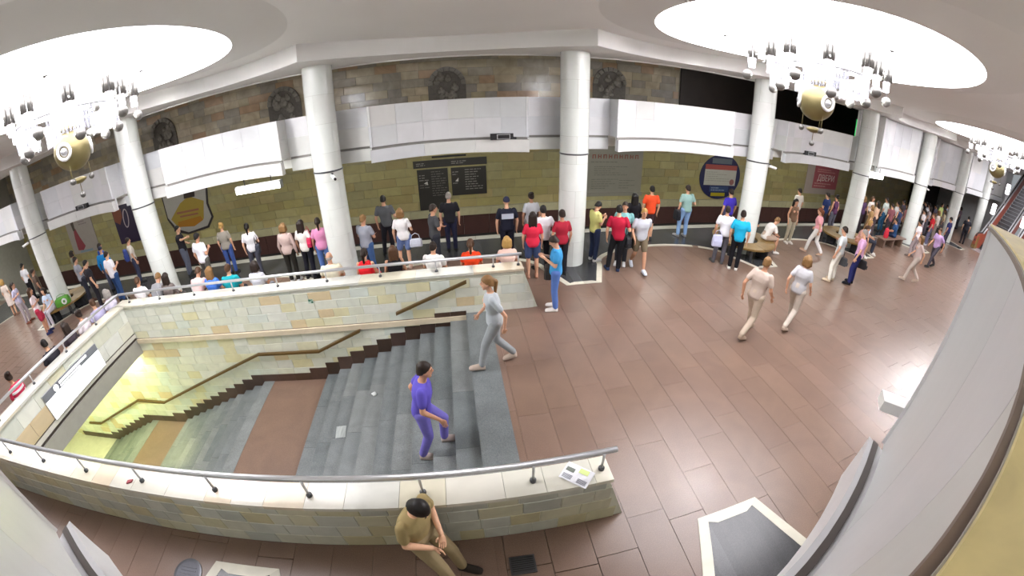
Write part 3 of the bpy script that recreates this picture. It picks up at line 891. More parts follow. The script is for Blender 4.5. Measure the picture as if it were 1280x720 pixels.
# passage lamps
def passage_lamp(x, y, label, L=0.5, mat='passage_light'):
    t = empty('passage_lamp', (x, y, -0.46), label=label, category='lamp', group='lamps in the lower passage')
    MB().box(-L, L, -0.12, 0.12, -0.04, 0.0).build('housing', 'white_paint', t)
    MB().box(-L+0.02, L-0.02, -0.10, 0.10, -0.08, -0.04).build('diffuser', mat, t)
ME('passage_light', '#fbffb4', 50.0)
ME('passage_light_deep', '#f6ffc0', 62.0)
passage_lamp(-9.75, 6.75, 'bright yellowish lamp at the passage ceiling beside the stair wall')
passage_lamp(-11.6, 4.9, 'yellowish lamp at the ceiling deep in the passage', 1.0, 'passage_light_deep')
passage_lamp(-13.9, 4.4, 'yellowish lamp at the ceiling above the lower landing', 1.0, 'passage_light_deep')
passage_lamp(-10.4, 3.3, 'yellowish lamp at the passage ceiling beside the near passage wall', 0.8, 'passage_light_deep')

# ================================================================ wall posters and boards
def colmat(c, rough=0.45):
    n = 'flat_'+(c if isinstance(c, str) else '_'.join('%.2f' % q for q in c))
    return n if n in MATS else (M(n, c, rough, var=0.06, scale=5) and n)
PW = WY-0.032
def panel(t, name, x0, x1, z0, z1, mat, y0=-0.03, y1=-0.0):
    return MB().box(x0, x1, y0, y1, z0, z1).build(name, mat, t)
def lines(t, x0, x1, z0, z1, n, mat, seed, y=-0.034, h=0.03, words=True):
    r = random.Random(seed); m = MB()
    for k in range(n):
        z = z1-(z1-z0)*(k+0.5)/n; x = x0; end = x0+(x1-x0)*r.uniform(0.45, 1.0)
        while x < end:
            w = min(r.uniform(0.06, 0.2), end-x); m.box(x, x+w, y, -0.028, z-h/2, z+h/2); x += w+0.035
    m.build('print_lines', mat, t, kind='stuff')
ib = empty('information_board', (-0.1, PW, 0.0), label='black three-part information board with grey text on the track wall', category='sign')
o = -(-0.1)
panel(ib, 'header_panel', -1.62+o, 1.32+o, 1.75, 2.05, colmat('#33312e'))
panel(ib, 'map_panel', -1.49+o, -0.26+o, 0.0, 1.69, colmat('#302e2b'))
panel(ib, 'list_panel', -0.13+o, 1.28+o, 0.53, 1.68, colmat('#302e2b'))
MB().box(-0.85+o, 0.5+o, -0.14, 0, 2.14, 2.20).build('lamp_bar', 'black', ib)
g = colmat('#8d8a84')
lines(ib, -1.5+o, -0.9+o, 1.82, 1.97, 2, g, 1); lines(ib, -0.1+o, 0.5+o, 1.82, 1.97, 2, g, 2)
lines(ib, -0.93+o, -0.3+o, 0.55, 1.62, 11, colmat('#6c6964'), 3); lines(ib, -1.42+o, -1.0+o, 1.2, 1.5, 3, g, 4); lines(ib, -1.42+o, -1.0+o, 0.9, 1.1, 2, colmat('#6c6964'), 5)
lines(ib, 0.42+o, 1.15+o, 0.72, 1.62, 9, g, 6); lines(ib, -0.08+o, 0.3+o, 1.35, 1.55, 2, g, 7); lines(ib, -0.08+o, 0.3+o, 0.98, 1.1, 1, g, 8)
m = MB(); m.prism([(-1.25+o, 1.12),(-1.1+o, 1.2),(-1.08+o, 1.05)], -0.036, -0.028, 'y'); m.prism([(0.02+o,1.12),(0.16+o,1.26),(0.14+o,1.1)], -0.036, -0.028, 'y'); m.build('arrow_mark', colmat('#c9c7c2'), ib, kind='stuff')

tb = empty('text_board', (6.85, PW, 0.0), label='pale grey stone board with red heading and faded grey text behind the man in orange', category='sign')
panel(tb, 'board', -1.28, 1.30, 0.36, 2.42, colmat('#8e8b80'))
panel(tb, 'sill', -1.34, 1.36, 0.20, 0.36, colmat('#7e7b70'), -0.06)
r = random.Random(4)
m = MB()
for k in range(9):
    x = -1.1+0.25*k
    m.box(x, x+0.05, -0.036, -0.028, 1.86, 2.04); m.box(x+0.12, x+0.16, -0.036, -0.028, 1.86, 2.04); m.box(x, x+0.16, -0.036, -0.028, 1.93 if k % 2 else 2.0, 1.97 if k % 2 else 2.04)
m.build('red_heading', colmat('#8a5248'), tb, kind='stuff')
lines(tb, -1.15, 1.1, 1.66, 1.76, 1, colmat('#6d6b62'), 21); lines(tb, -1.0, 0.6, 1.1, 1.55, 5, colmat('#74726a'), 22); lines(tb, -1.1, 0.2, 0.5, 1.0, 5, colmat('#74726a'), 23); lines(tb, 0.2, 1.1, 0.5, 0.95, 4, colmat('#74726a'), 24)

rp = empty('round_poster', (12.6, PW, 1.16), label='round navy blue poster with white field, red stripe and yellow bar', category='poster')
m = MB(); m.prism([(1.28*math.cos(2*math.pi*k/40), 1.12*math.sin(2*math.pi*k/40)) for k in range(40)], -0.03, 0.0, 'y'); m.build('blue_disc', colmat('#1c1f49'), rp)
panel(rp, 'cap_field', -0.62, 0.62, 0.66, 0.92, colmat('#5a6470'), -0.035)
panel(rp, 'red_stripe', -1.0, 1.0, 0.36, 0.6, colmat('#a04a44'), -0.036)
panel(rp, 'white_field', -1.0, 1.0, -0.42, 0.36, colmat('#b4b3aa'), -0.035)
panel(rp, 'blue_field', -0.6, 0.6, -0.75, -0.47, colmat('#33466e'), -0.035)
panel(rp, 'yellow_bar', -0.48, 0.42, -0.97, -0.8, colmat('#a99a1e'), -0.036)
MB().prism([(0.76+0.15*math.cos(2*math.pi*k/16), -0.24+0.15*math.sin(2*math.pi*k/16)) for k in range(16)], -0.04, -0.03, 'y').build('seal', colmat('#8c5a58'), rp)
lines(rp, -0.9, 0.6, -0.25, 0.28, 5, colmat('#95948c'), 31, y=-0.038); lines(rp, -0.5, 0.5, -0.72, -0.5, 2, colmat('#8090a8'), 32, y=-0.038, h=0.05)

dp = empty('red_poster', (20.9, PW, 0.55), label='pink and white poster with red lettered panel on the track wall', category='poster')
panel(dp, 'pale_sheet', -1.75, 1.45, 0.0, 2.0, colmat('#a99c95'))
panel(dp, 'red_field', -1.05, 1.45, 0.35, 1.75, colmat('#a3555c'), -0.036)
lines(dp, -0.8, 1.3, 1.3, 1.55, 2, colmat('#c78a88'), 41, y=-0.04, h=0.06); lines(dp, -0.9, 1.2, 0.42, 0.72, 2, colmat('#c99a94'), 42, y=-0.04, h=0.06)
fc = bpy.data.curves.new('poster_lettering', 'FONT'); fc.body = 'ДВЕРИ'; fc.size = 0.52; fc.extrude = 0.004; fc.align_x = 'CENTER'
fc.materials.append(MATS[colmat('#e0cfca')])
fo = bpy.data.objects.new('lettering_curve', fc); COL.objects.link(fo)
bpy.context.view_layer.update()
lm_ = bpy.data.meshes.new_from_object(fo.evaluated_get(bpy.context.evaluated_depsgraph_get()))
bpy.data.objects.remove(fo)
inst('lettering', lm_, dp, Matrix.Translation((0.2, -0.042, 0.82)) @ Matrix.Rotation(math.pi/2, 4, 'X'))['kind'] = 'stuff'

yp = empty('shield_poster', (-12.35, PW, 1.35), label='dark-rimmed white poster with a yellow and orange shield shape', category='poster')
m = MB(); m.prism([(-1.45,-0.2),(-1.1,-0.85),(-0.4,-1.05),(0.9,-0.9),(1.3,-0.45),(1.2,0.2),(1.35,0.9),(-1.45,0.9)], -0.028, 0.0, 'y'); m.build('dark_rim', colmat('#2a2226'), yp)
m = MB(); m.prism([(-1.38,-0.1),(-1.0,-0.7),(-0.35,-0.95),(0.85,-0.8),(1.2,-0.42),(1.1,0.2),(1.25,0.9),(-1.38,0.9)], -0.034, -0.02, 'y'); m.build('white_field', colmat('#a8a49e'), yp)
m = MB(); m.prism([(-1.2,-0.2),(-0.9,-0.62),(0.1,-0.72),(0.75,-0.45),(1.0,0.35),(0.2,0.7),(-0.4,0.45)], -0.04, -0.03, 'y'); m.build('yellow_shield', colmat('#9c8536'), yp)
m = MB(); m.prism([(-0.9,-0.62),(0.1,-0.72),(0.7,-0.5),(0.6,-0.3),(-0.8,-0.38)], -0.045, -0.035, 'y'); m.build('orange_band', colmat('#a06c20'), yp)
m = MB(); m.box(-0.75, 0.6, -0.046, -0.036, -0.02, 0.07); m.box(-0.6, 0.5, -0.046, -0.036, -0.2, -0.12); m.build('print_lines', colmat('#8d5a48'), yp, kind='stuff')
m = MB(); m.prism([(-0.1,0.62),(0.55,0.62),(0.6,0.85),(-0.05,0.85)], -0.046, -0.036, 'y'); m.build('dark_top', colmat('#2e211c'), yp)

vp = empty('violet_poster', (-16.75, PW, 0.45), label='dark violet wall poster with an orange shape and a pale loop', category='poster')
panel(vp, 'sheet', -0.78, 0.78, 0.0, 2.0, colmat('#2f2340'))
m = MB(); m.prism([(-0.75,1.2),(-0.4,1.0),(-0.1,1.35),(-0.05,1.75),(-0.3,1.95),(-0.75,1.95)], -0.036, -0.025, 'y'); m.build('orange_shape', colmat('#7d4530'), vp)
m = MB(); secs = []
for i in range(21):
    t = 2*math.pi*i/20; c, s_ = math.cos(t), math.sin(t)
    secs.append([(0.15+(0.16+q)*c+0.25*s_*0.3, y, 1.25+(0.42+q)*s_) for q, y in ((0,-0.03),(0.06,-0.03),(0.06,-0.04),(0,-0.04))])
m.strip(secs, False).build('pale_loop', colmat('#b6a9b0'), vp)
pp = empty('pink_poster', (-20.65, PW, 0.45), label='pale grey wall poster with a red draped shape beside the leftmost column', category='poster')
panel(pp, 'sheet', -1.25, 1.25, 0.0, 2.0, colmat('#a39a94'))
m = MB(); m.prism([(-0.75,0.2),(-0.25,0.15),(0.05,0.35),(-0.25,0.95),(-0.4,1.4),(-0.6,1.35),(-0.7,0.9)], -0.036, -0.025, 'y'); m.build('red_shape', colmat('#8c3a44'), pp)
m = MB(); m.prism([(-0.65,1.3),(-0.45,1.3),(-0.42,1.8),(-0.7,1.75)], -0.037, -0.026, 'y'); m.build('dark_shape', colmat('#4a4038'), pp)
lines(pp, 0.0, 1.0, 1.5, 1.75, 2, colmat('#84797a'), 51, h=0.06)
panel(pp, 'blue_base', -0.6, 0.6, 0.03, 0.15, colmat('#7e93a0'), -0.036)
wp = empty('wood_plaque', (-15.4, PW, 0.08), label='small brown wooden plaque low on the track wall beside the violet poster', category='plaque')
panel(wp, 'plaque', -0.53, 0.55, 0.0, 0.5, 'wood'); panel(wp, 'groove', -0.5, 0.5, 0.24, 0.27, 'bronze', -0.036)
# pilaster strips that divide the track wall
for k, x in enumerate((-10.2, -7.2, 9.4, 10.6, 14.6, 17.2, 3.3)):
    pass
# green luminous sign behind the gallery
gs = empty('green_sign', tuple(at_y(1070, 160, WY-0.16)), label='small upright green luminous sign in the dark gallery opening', category='sign')
MB().box(-0.13, 0.13, -0.04, 0.04, -0.56, 0.56).build('housing', 'black', gs)
ME('green_light', '#30c060', 1.2)
MB().box(-0.115, 0.115, -0.05, -0.04, -0.54, 0.54).build('face', 'green_light', gs)

# lit transfer sign on the end wall of the stairwell
ts_ = empty('transfer_sign', (-8.85, 4.72, 0.12), label='lit white sign with grey text strip on the end wall of the stairwell', category='sign')
def pz(name, y0, y1, z0, z1, mat, x0=0.0, x1=0.03): return MB().box(x0, x1, y0, y1, z0, z1).build(name, mat, ts_)
pz('frame', -0.98, 0.98, 0.0, 0.60, 'steel', 0.0, 0.02)
pz('lit_panel', -0.96, 0.96, 0.01, 0.43, 'sign_light', 0.02, 0.035)
pz('text_strip', -0.96, 0.96, 0.43, 0.59, colmat('#6f7278'), 0.02, 0.034)
MB().prism([(-0.55+0.07*math.cos(2*math.pi*k/20), 0.51+0.07*math.sin(2*math.pi*k/20)) for k in range(20)], 0.034, 0.04, 'x').build('round_emblem', 'sign_light', ts_)
m = MB(); r = random.Random(9); y = -0.42
while y < 0.55:
    w_ = r.uniform(0.02, 0.05); m.box(0.034, 0.038, y, y+w_, 0.515, 0.565); y += w_+0.012
y = -0.42
while y < 0.28:
    w_ = r.uniform(0.02, 0.04); m.box(0.034, 0.038, y, y+w_, 0.455, 0.485); y += w_+0.012
m.build('print_lines', 'sign_light', ts_, kind='stuff')

# ================================================================ benches
def bench(name, label, x0, x1, y0, y1, seat='wood', leg='granite_brown', n=4, along='x'):
    t = empty(name, ((x0+x1)/2, (y0+y1)/2, 0.012), label=label, category='bench')
    hx, hy = (x1-x0)/2, (y1-y0)/2
    if along == 'x':
        for k in range(3): MB().box(-hx, hx, -hy+2*hy*k/3+0.008, -hy+2*hy*(k+1)/3-0.008, 0.38, 0.43).build('seat_plank', seat, t)
        for k in range(n):
            c = -hx+0.3+(2*hx-0.6)*k/(n-1); MB().box(c-0.08, c+0.08, -hy+0.06, hy-0.06, 0.0, 0.38).build('leg', leg, t)
    else:
        for k in range(3): MB().box(-hx+2*hx*k/3+0.008, -hx+2*hx*(k+1)/3-0.008, -hy, hy, 0.38, 0.43).build('seat_plank', seat, t)
        for k in range(n):
            c = -hy+0.3+(2*hy-0.6)*k/(n-1); MB().box(-hx+0.06, hx-0.06, c-0.08, c+0.08, 0.0, 0.38).build('leg', leg, t)
    return t
bench('long_bench', 'long wooden bench behind the far stair parapet with seated people', -8.4, 1.1, 7.52, 8.12, n=7)
bench('end_bench', 'wooden bench behind the short end parapet with seated people', -9.98, -9.42, 2.6, 7.4, along='y')
bench('granite_bench', 'brown granite bench beside the column next to the red poster', 17.2, 19.6, 8.6, 9.1, seat='granite_brown', n=3)
def round_bench(cx, cy, label):
    t = empty('round_bench', (cx, cy, 0.012), label=label, category='bench', group='round wooden benches around columns')
    for k in range(8):
        a0, a1 = 2*math.pi*k/8+0.01, 2*math.pi*(k+1)/8-0.01
        q = [(0.48*math.cos(a0+(a1-a0)*j/4), 0.48*math.sin(a0+(a1-a0)*j/4)) for j in range(5)]
        q = [(1.08*math.cos(a0+(a1-a0)*j/4), 1.08*math.sin(a0+(a1-a0)*j/4)) for j in range(5)]+q[::-1]
        MB().prism(q, 0.37, 0.43).build('seat_segment', 'wood', t)
        a = (a0+a1)/2
        MB().prism([(0.55*math.cos(a-0.05),0.55*math.sin(a-0.05)),(0.95*math.cos(a-0.04),0.95*math.sin(a-0.04)),(0.95*math.cos(a+0.04),0.95*math.sin(a+0.04)),(0.55*math.cos(a+0.05),0.55*math.sin(a+0.05))], 0, 0.37).build('leg', 'granite_dark', t)
round_bench(8.95, COLY, 'round wooden bench around the column with the seated boy in white')
round_bench(-15.05, COLY, 'round wooden bench around the leftmost column with the green bag')
round_bench(14.95, COLY, 'round wooden bench around the column next to the red poster')

# ================================================================ escalator at the end of the hall
def escalator(yc, label, x0=29.2):
    t = empty('escalator', (x0, yc, 0), label=label, category='escalator', group='escalators at the end of the hall')
    sl = math.tan(math.radians(30)); L = 15.0; hw = 0.75
    for s in (-1, 1):
        yo = s*hw
        prof = [(0.2, 0), (1.4, 0), (L, (L-1.4)*sl), (L, (L-1.4)*sl+0.95), (1.4, 0.95), (0.35, 0.95), (0.05, 0.75), (0.0, 0.3)]
        o = MB().prism(prof, yo-0.10, yo+0.10, 'y').build('balustrade', 'red_panel', t)
        MB().tube([(0.0, yo, 0.5), (0.1, yo, 0.85), (0.4, yo, 1.0), (1.4, yo, 1.0), (L, yo, (L-1.4)*sl+1.0)], 0.05, 8).build('handrail_belt', 'rubber', t)
        MB().prism([(0.02,0.3),(0.0,0.05),(0.2,0.0),(0.55,0.0),(0.55,0.8),(0.3,0.8)], yo-0.13, yo+0.13, 'y').build('newel', 'wood', t)
        MB().prism([(1.4, 0.93), (L, (L-1.4)*sl+0.93), (L, (L-1.4)*sl+0.985), (1.4, 0.985)], yo-0.14, yo+0.14, 'y').build('deck_trim', 'steel', t)
    for k in range(30):
        x = 1.0+0.4*k; z = max(0, (x-1.4)*sl)
        MB().box(x, x+0.4, -hw+0.1, hw-0.1, z-0.2, z+0.01).build('step', 'steel_dark', t)
    MB().box(-0.5, 1.0, -hw+0.1, hw-0.1, 0.0, 0.015).build('comb_plate', 'steel', t)
    return t
escalator(7.25, 'red-brown escalator with lamp posts rising at the end of the hall beside the last column')
escalator(5.0, 'red-brown escalator rising at the end of the hall, middle one')
escalator(2.75, 'red-brown escalator rising at the end of the hall beside the near gallery')
def esc_lamp(x, y, label):
    z = (x-29.2-1.4)*math.tan(math.radians(30))+0.99
    t = empty('escalator_lamp', (x, y, z), label=label, category='lamp', group='cylinder lamps on the escalator')
    MB().lathe([(0.09,0),(0.09,0.02),(0.02,0.04),(0.02,0.7)], n=12).build('post', 'steel', t)
    MB().lathe([(0.13,0.7),(0.15,0.72),(0.15,1.35),(0.12,1.38)], n=16).build('shade', 'lamp_pole', t, smooth=True)
for x, w_ in ((31.6, 'lower'), (34.2, 'upper')):
    esc_lamp(x, 8.0, 'white cylinder lamp post, %s one, on the outer escalator balustrade' % w_)
    esc_lamp(x, 5.75, 'white cylinder lamp post, %s one, on the middle escalator balustrade' % w_)
es = MB(); sl = math.tan(math.radians(30))
es.prism([(30.6, 5.6), (X1, 5.6+(X1-30.6)*0.2), (X1, 12), (30.6, 12)], 9.0, 9.2, 'y')

# ================================================================ small things on floor and parapets
def paper(name, label, c, ang, w_, h_, z, mat, prints=True, cat='paper'):
    t = empty(name, (c[0], c[1], z), ang, label=label, category=cat)
    m = MB(); n = 6
    vs = []; fs = []
    for i in range(n+1):
        for j in range(3):
            u, v = -w_/2+w_*i/n, -h_/2+h_*j/2
            vs.append((u, v, 0.002+0.008*abs(math.sin(i*1.3+j)))); 
    for i in range(n):
        for j in range(2): fs.append((i*3+j, (i+1)*3+j, (i+1)*3+j+1, i*3+j+1))
    vs2 = [(x, y, z_+0.0015) for x, y, z_ in vs]
    k = len(vs)
    m.add(vs+vs2, [f[::-1] for f in fs]+[tuple(i+k for i in f) for f in fs]); m.build('sheet', mat, t)
    return t
pt = paper('newspaper', 'open printed leaflet with green patch on the near stair parapet', (0.92, 2.12), -0.75, 0.30, 0.22, 0.952, colmat('#d9dadf'))
MB().box(-0.13, -0.04, 0.0, 0.05, 0.011, 0.013).build('dark_picture', colmat('#6b7268'), pt)
MB().box(0.0, 0.1, 0.03, 0.09, 0.011, 0.013).build('green_patch', colmat('#c9d98a'), pt)
m = MB()
for k in range(4): m.box(-0.13, -0.03, -0.09+0.015*k, -0.083+0.015*k, 0.011, 0.0125)
for k in range(4): m.box(0.03, 0.13, -0.09+0.015*k, -0.083+0.015*k, 0.011, 0.0125)
m.build('print_lines', colmat('#7c7f88'), pt, kind='stuff')
rwp = empty('sweet_wrapper', (-4.34, 2.10, 0.952), 0.5, label='small red wrapper lying on the near stair parapet', category='litter')
MB().prism([(-0.05,-0.02),(0.03,-0.025),(0.05,0.015),(-0.03,0.03)], 0.0, 0.015).build('wrapper', colmat('#8e2f38'), rwp)
gp = empty('green_sticker', (-3.27, 7.018, 0.61), label='small green printed sticker on the far stair parapet', category='sticker')
MB().box(-0.06, 0.06, -0.003, 0.0, -0.05, 0.05).build('sheet', colmat('#a9bdb0'), gp)
m = MB(); m.box(-0.05, 0.0, -0.005, -0.002, 0.0, 0.045); m.box(0.01, 0.05, -0.005, -0.002, -0.045, 0.0); m.box(0.0, 0.05, -0.005, -0.002, 0.02, 0.04); m.build('print_marks', colmat('#2f5f4c'), gp, kind='stuff')
dr = empty('floor_drain', (0.30, 1.66, 0.001), label='dark square metal floor drain grate beside the near stair parapet', category='drain')
m = MB(); m.box(-0.14,0.14,-0.11,-0.09,0,0.012); m.box(-0.14,0.14,0.09,0.11,0,0.012); m.box(-0.14,-0.12,-0.09,0.09,0,0.012); m.box(0.12,0.14,-0.09,0.09,0,0.012); m.build('frame', 'steel_dark', dr)
for k in range(7): MB().box(-0.12, 0.12, -0.085+0.025*k, -0.072+0.025*k, 0.001, 0.010).build('bar', 'steel_dark', dr)
MB().box(-0.12, 0.12, -0.09, 0.09, 0.0, 0.002).build('pit', 'black', dr)
mh = empty('manhole_cover', (-3.74, 1.46, 0.001), label='round grey metal manhole cover on the floor beside the near parapet', category='manhole')
M('cast_iron', '#55565c', 0.45, 0.6, var=0.25, scale=30)
MB().lathe([(0.215,0),(0.215,0.010),(0.19,0.012)], n=28).build('frame_ring', 'steel_dark', mh)
MB().lathe([(0.19,0),(0.19,0.013),(0.17,0.015),(0.002,0.015)], n=28).build('cover', 'cast_iron', mh)
for k in range(5): MB().box(-0.12, 0.12, -0.1+0.045*k, -0.085+0.045*k, 0.014, 0.019).build('rib', 'cast_iron', mh)
i = 6
zt = ST[8][1]
paper('paper_sheet', 'pale sheet of paper lying on a stair step', (at_z(429, 546, zt).x, at_z(429, 546, zt).y), 0.1, 0.20, 0.30, stair_z(at_z(429, 546, zt).x)+0.001, colmat('#9aa09d'))
q = at_z(470, 500, ST[6][1]); 
cr_ = empty('crumpled_tissue', (q.x, q.y, stair_z(q.x)), label='small crumpled white tissue on a stair step', category='litter')
m = MB(); r = random.Random(5)
m.sphere((0, 0, 0.03), 0.04, 8, 6, sx=1.3); m.v = [(x+r.uniform(-.01,.01), y+r.uniform(-.01,.01), max(0, z+r.uniform(-.008,.008))) for x, y, z in m.v]; m.build('tissue', colmat('#c9ccce'), cr_)
# ================================================================ people
def V(*a): return Vector(a)
def base_pose(fem):
    sw = 0.165 if fem else 0.19
    hw = 0.095 if fem else 0.09
    return dict(pelvis=V(0,0,0.95), chest=V(0,0.0,1.24), neck=V(0,-0.01,1.44), head=V(0,0.02,1.60), face=V(0,1,0), up=V(0,0,1),
        sh=[V(-sw,-0.01,1.39), V(sw,-0.01,1.39)], el=[V(-sw-0.07,-0.03,1.10), V(sw+0.07,-0.03,1.10)], wr=[V(-sw-0.06,0.05,0.86), V(sw+0.06,0.05,0.86)],
        hip=[V(-hw,0,0.90), V(hw,0,0.90)], kn=[V(-hw-0.01,0.02,0.49), V(hw+0.01,0.02,0.49)], an=[V(-hw-0.01,-0.02,0.085), V(hw+0.01,-0.02,0.085)],
        toe=[V(-hw-0.03,0.16,0.03), V(hw+0.03,0.16,0.03)], hand=[V(0,0.15,-1), V(0,0.15,-1)])
def make_pose(kind, fem):
    p = base_pose(fem)
    if kind == 'stand': pass
    elif kind == 'relaxed':       # weight on one leg, one arm bent holding a strap
        p['hip'] = [q+V(0.03,0,0) for q in p['hip']]; p['pelvis'] += V(0.03,0,0)
        p['kn'][0] += V(-0.03,0.06,0); p['an'][0] += V(-0.06,0.04,0); p['toe'][0] += V(-0.09,0.03,0)
        p['el'][1] = p['sh'][1]+V(0.10,-0.06,-0.27); p['wr'][1] = p['sh'][1]+V(0.02,0.16,-0.17); p['hand'][1] = V(-0.4,0.5,0.5)
    elif kind == 'crossed':
        for i, s in ((0,-1),(1,1)):
            p['el'][i] = V(s*0.25,0.05,1.13); p['wr'][i] = V(-s*0.05,0.20,1.16+0.03*s); p['hand'][i] = V(-s,0.1,0.1)
        p['an'][1] += V(0.06,0.05,0); p['toe'][1] += V(0.10,0.05,0)
    elif kind == 'phone':
        for i, s in ((0,-1),(1,1)):
            p['el'][i] = V(s*0.22,0.02,1.12); p['wr'][i] = V(s*0.07,0.25,1.24); p['hand'][i] = V(-s*0.2,0.6,0.5)
        p['head'] = V(0,0.06,1.58); p['face'] = V(0,1,-0.55).normalized(); p['up'] = V(0,0.55,1).normalized()
    elif kind == 'walk':
        p['kn'] = [V(-0.1,0.18,0.52), V(0.1,-0.02,0.48)]; p['an'] = [V(-0.1,0.26,0.10), V(0.1,-0.32,0.16)]; p['toe'] = [V(-0.11,0.44,0.07), V(0.11,-0.17,0.03)]
        p['el'][0] += V(0,-0.12,0.02); p['wr'][0] += V(0,-0.18,0.03); p['el'][1] += V(0,0.08,0.02); p['wr'][1] += V(-0.02,0.2,0.07)
        p['chest'] += V(0,0.03,0); p['neck'] += V(0,0.05,0); p['head'] += V(0,0.07,0); p['sh'] = [q+V(0,0.05,0) for q in p['sh']]
    elif kind == 'climb':         # going up stairs, front foot one step higher
        p['kn'] = [V(-0.1,0.26,0.63), V(0.1,0.03,0.49)]; p['an'] = [V(-0.1,0.22,0.222), V(0.1,-0.12,0.085)]; p['toe'] = [V(-0.11,0.39,0.167), V(0.11,0.05,0.03)]
        p['el'][0] += V(0,-0.10,0.02); p['wr'][0] += V(0,-0.12,0.03); p['el'][1] += V(0,0.08,0.02); p['wr'][1] += V(-0.02,0.2,0.07)
        p['chest'] += V(0,0.05,0); p['neck'] += V(0,0.09,0); p['head'] += V(0,0.12,0); p['sh'] = [q+V(0,0.08,0) for q in p['sh']]
    elif kind == 'reach':
        p['el'][1] = V(0.33,0.16,1.30); p['wr'][1] = V(0.42,0.40,1.36); p['hand'][1] = V(0.2,1,0.1)
        p['el'][0] = V(-0.24,-0.02,1.12); p['wr'][0] = V(-0.12,0.2,1.05); p['hand'][0] = V(0.6,0.6,0)
    elif kind in ('sit', 'sitlean'):
        f = 0.0 if kind == 'sit' else 0.20
        p['pelvis'] = V(0,0,0.56); p['chest'] = V(0,0.02+f*0.45,0.86-f*0.12); p['neck'] = V(0,0.04+f,1.06-f*0.25); p['head'] = V(0,0.07+f*1.4,1.215-f*0.4)
        if f: p['face'] = V(0,1,-0.45).normalized(); p['up'] = V(0,0.45,1).normalized()
        sw = p['sh'][1].x
        p['sh'] = [V(-sw,0.02+f,1.0-f*0.25), V(sw,0.02+f,1.0-f*0.25)]
        p['el'] = [V(-sw-0.06,0.08+f,0.74-f*0.1), V(sw+0.06,0.08+f,0.74-f*0.1)]; p['wr'] = [V(-0.11,0.30+f*0.6,0.65), V(0.11,0.30+f*0.6,0.65)]; p['hand'] = [V(0.3,1,-0.2), V(-0.3,1,-0.2)]
        p['hip'] = [V(-0.09,0.03,0.54), V(0.09,0.03,0.54)]; p['kn'] = [V(-0.11,0.45,0.54), V(0.11,0.45,0.54)]; p['an'] = [V(-0.11,0.43,0.09), V(0.11,0.43,0.09)]; p['toe'] = [V(-0.12,0.60,0.03), V(0.12,0.60,0.03)]
    elif kind == 'lean':          # leaning back on a low wall, head bowed, hands together at the lap
        p['pelvis'] = V(0,-0.02,0.86); p['chest'] = V(0,0.01,1.13); p['neck'] = V(0,0.05,1.31); p['head'] = V(0,0.13,1.435)
        p['face'] = V(0,1,-0.85).normalized(); p['up'] = V(0,0.85,1).normalized()
        p['sh'] = [V(-0.19,0.02,1.26), V(0.19,0.02,1.26)]; p['el'] = [V(-0.25,0.02,1.0), V(0.23,0.03,0.99)]; p['wr'] = [V(-0.06,0.24,0.92), V(0.09,0.22,0.87)]; p['hand'] = [V(0.8,0.35,-0.25), V(-0.2,0.7,-0.6)]
        p['hip'] = [V(-0.095,0.02,0.83), V(0.095,0.02,0.83)]; p['kn'] = [V(-0.11,0.25,0.48), V(0.13,0.28,0.48)]; p['an'] = [V(-0.12,0.33,0.085), V(0.15,0.42,0.085)]; p['toe'] = [V(-0.16,0.51,0.03), V(0.19,0.60,0.03)]
    return p

class Solid(MB):
    def capsule(s, a, b, ra, rb, n=10, fa=1.0, flat=False):
        d = (b-a); L = d.length; d = d/L if L > 1e-6 else V(0,0,1)
        u = d.cross(V(0,1,0) if abs(d.y) < 0.9 else V(1,0,0)).normalized(); w = d.cross(u)
        secs = []
        def ring(c, r): secs.append([c+r*(math.cos(2*math.pi*k/n)*u+fa*math.sin(2*math.pi*k/n)*w) for k in range(n)])
        if flat: ring(a, ra*0.98); ring(a+d*0.003, ra)
        else:
            for t in (0.02, 0.4, 0.75): ring(a-d*ra*math.cos(math.asin(min(1,t**0.7))), ra*t**0.7)
        ring(a, ra); ring(a.lerp(b, 0.5), (ra+rb)/2); ring(b, rb)
        if flat: pass
        else:
            for t in (0.75, 0.4, 0.02): ring(b+d*rb*math.cos(math.asin(min(1,t**0.7))), rb*t**0.7)
        return s.strip(secs)
    def torso(s, p, fem, inf=0.0, z_hem=0.0, upto=1.0):
        P, C, N = p['pelvis'], p['chest'], p['neck']
        mid = P.lerp(C, 0.5)
        side = (p['sh'][1]-p['sh'][0]).normalized()
        sw = (p['sh'][1]-p['sh'][0]).length/2
        hw = 0.165 if fem else 0.155; ww = 0.125 if fem else 0.145; cw = 0.155 if fem else 0.172
        sp = [(P+(P-mid).normalized()*0.10, hw*0.80, 0.095), (P+(P-mid).normalized()*0.03, hw, 0.115), (P.lerp(mid, 0.5), hw*0.95, 0.108), (mid, ww, 0.092 if fem else 0.1),
              (mid.lerp(C, 0.6), cw*0.96, 0.105), (C, cw, 0.118), (C.lerp(N, 0.45), sw*0.98, 0.105), (C.lerp(N, 0.78), sw*0.78, 0.075), (N, 0.062, 0.06)]
        secs = []; n = 16
        for i, (c, rx, ry) in enumerate(sp):
            a = sp[max(0, i-1)][0]; b = sp[min(len(sp)-1, i+1)][0]; d = (b-a).normalized()
            f = d.cross(side).normalized()*-1
            f = side.cross(d).normalized()*-1
            k_ = inf if i < len(sp)-1 else inf*0.5
            ring = []
            for k in range(n):
                t = 2*math.pi*k/n; cc, ss = math.cos(t), math.sin(t)
                e = 0.8
                ring.append(c+side*((rx+k_)*math.copysign(abs(cc)**e, cc))+f*((ry+k_)*math.copysign(abs(ss)**e, ss)))
            secs.append(ring)
        return s.strip(secs)
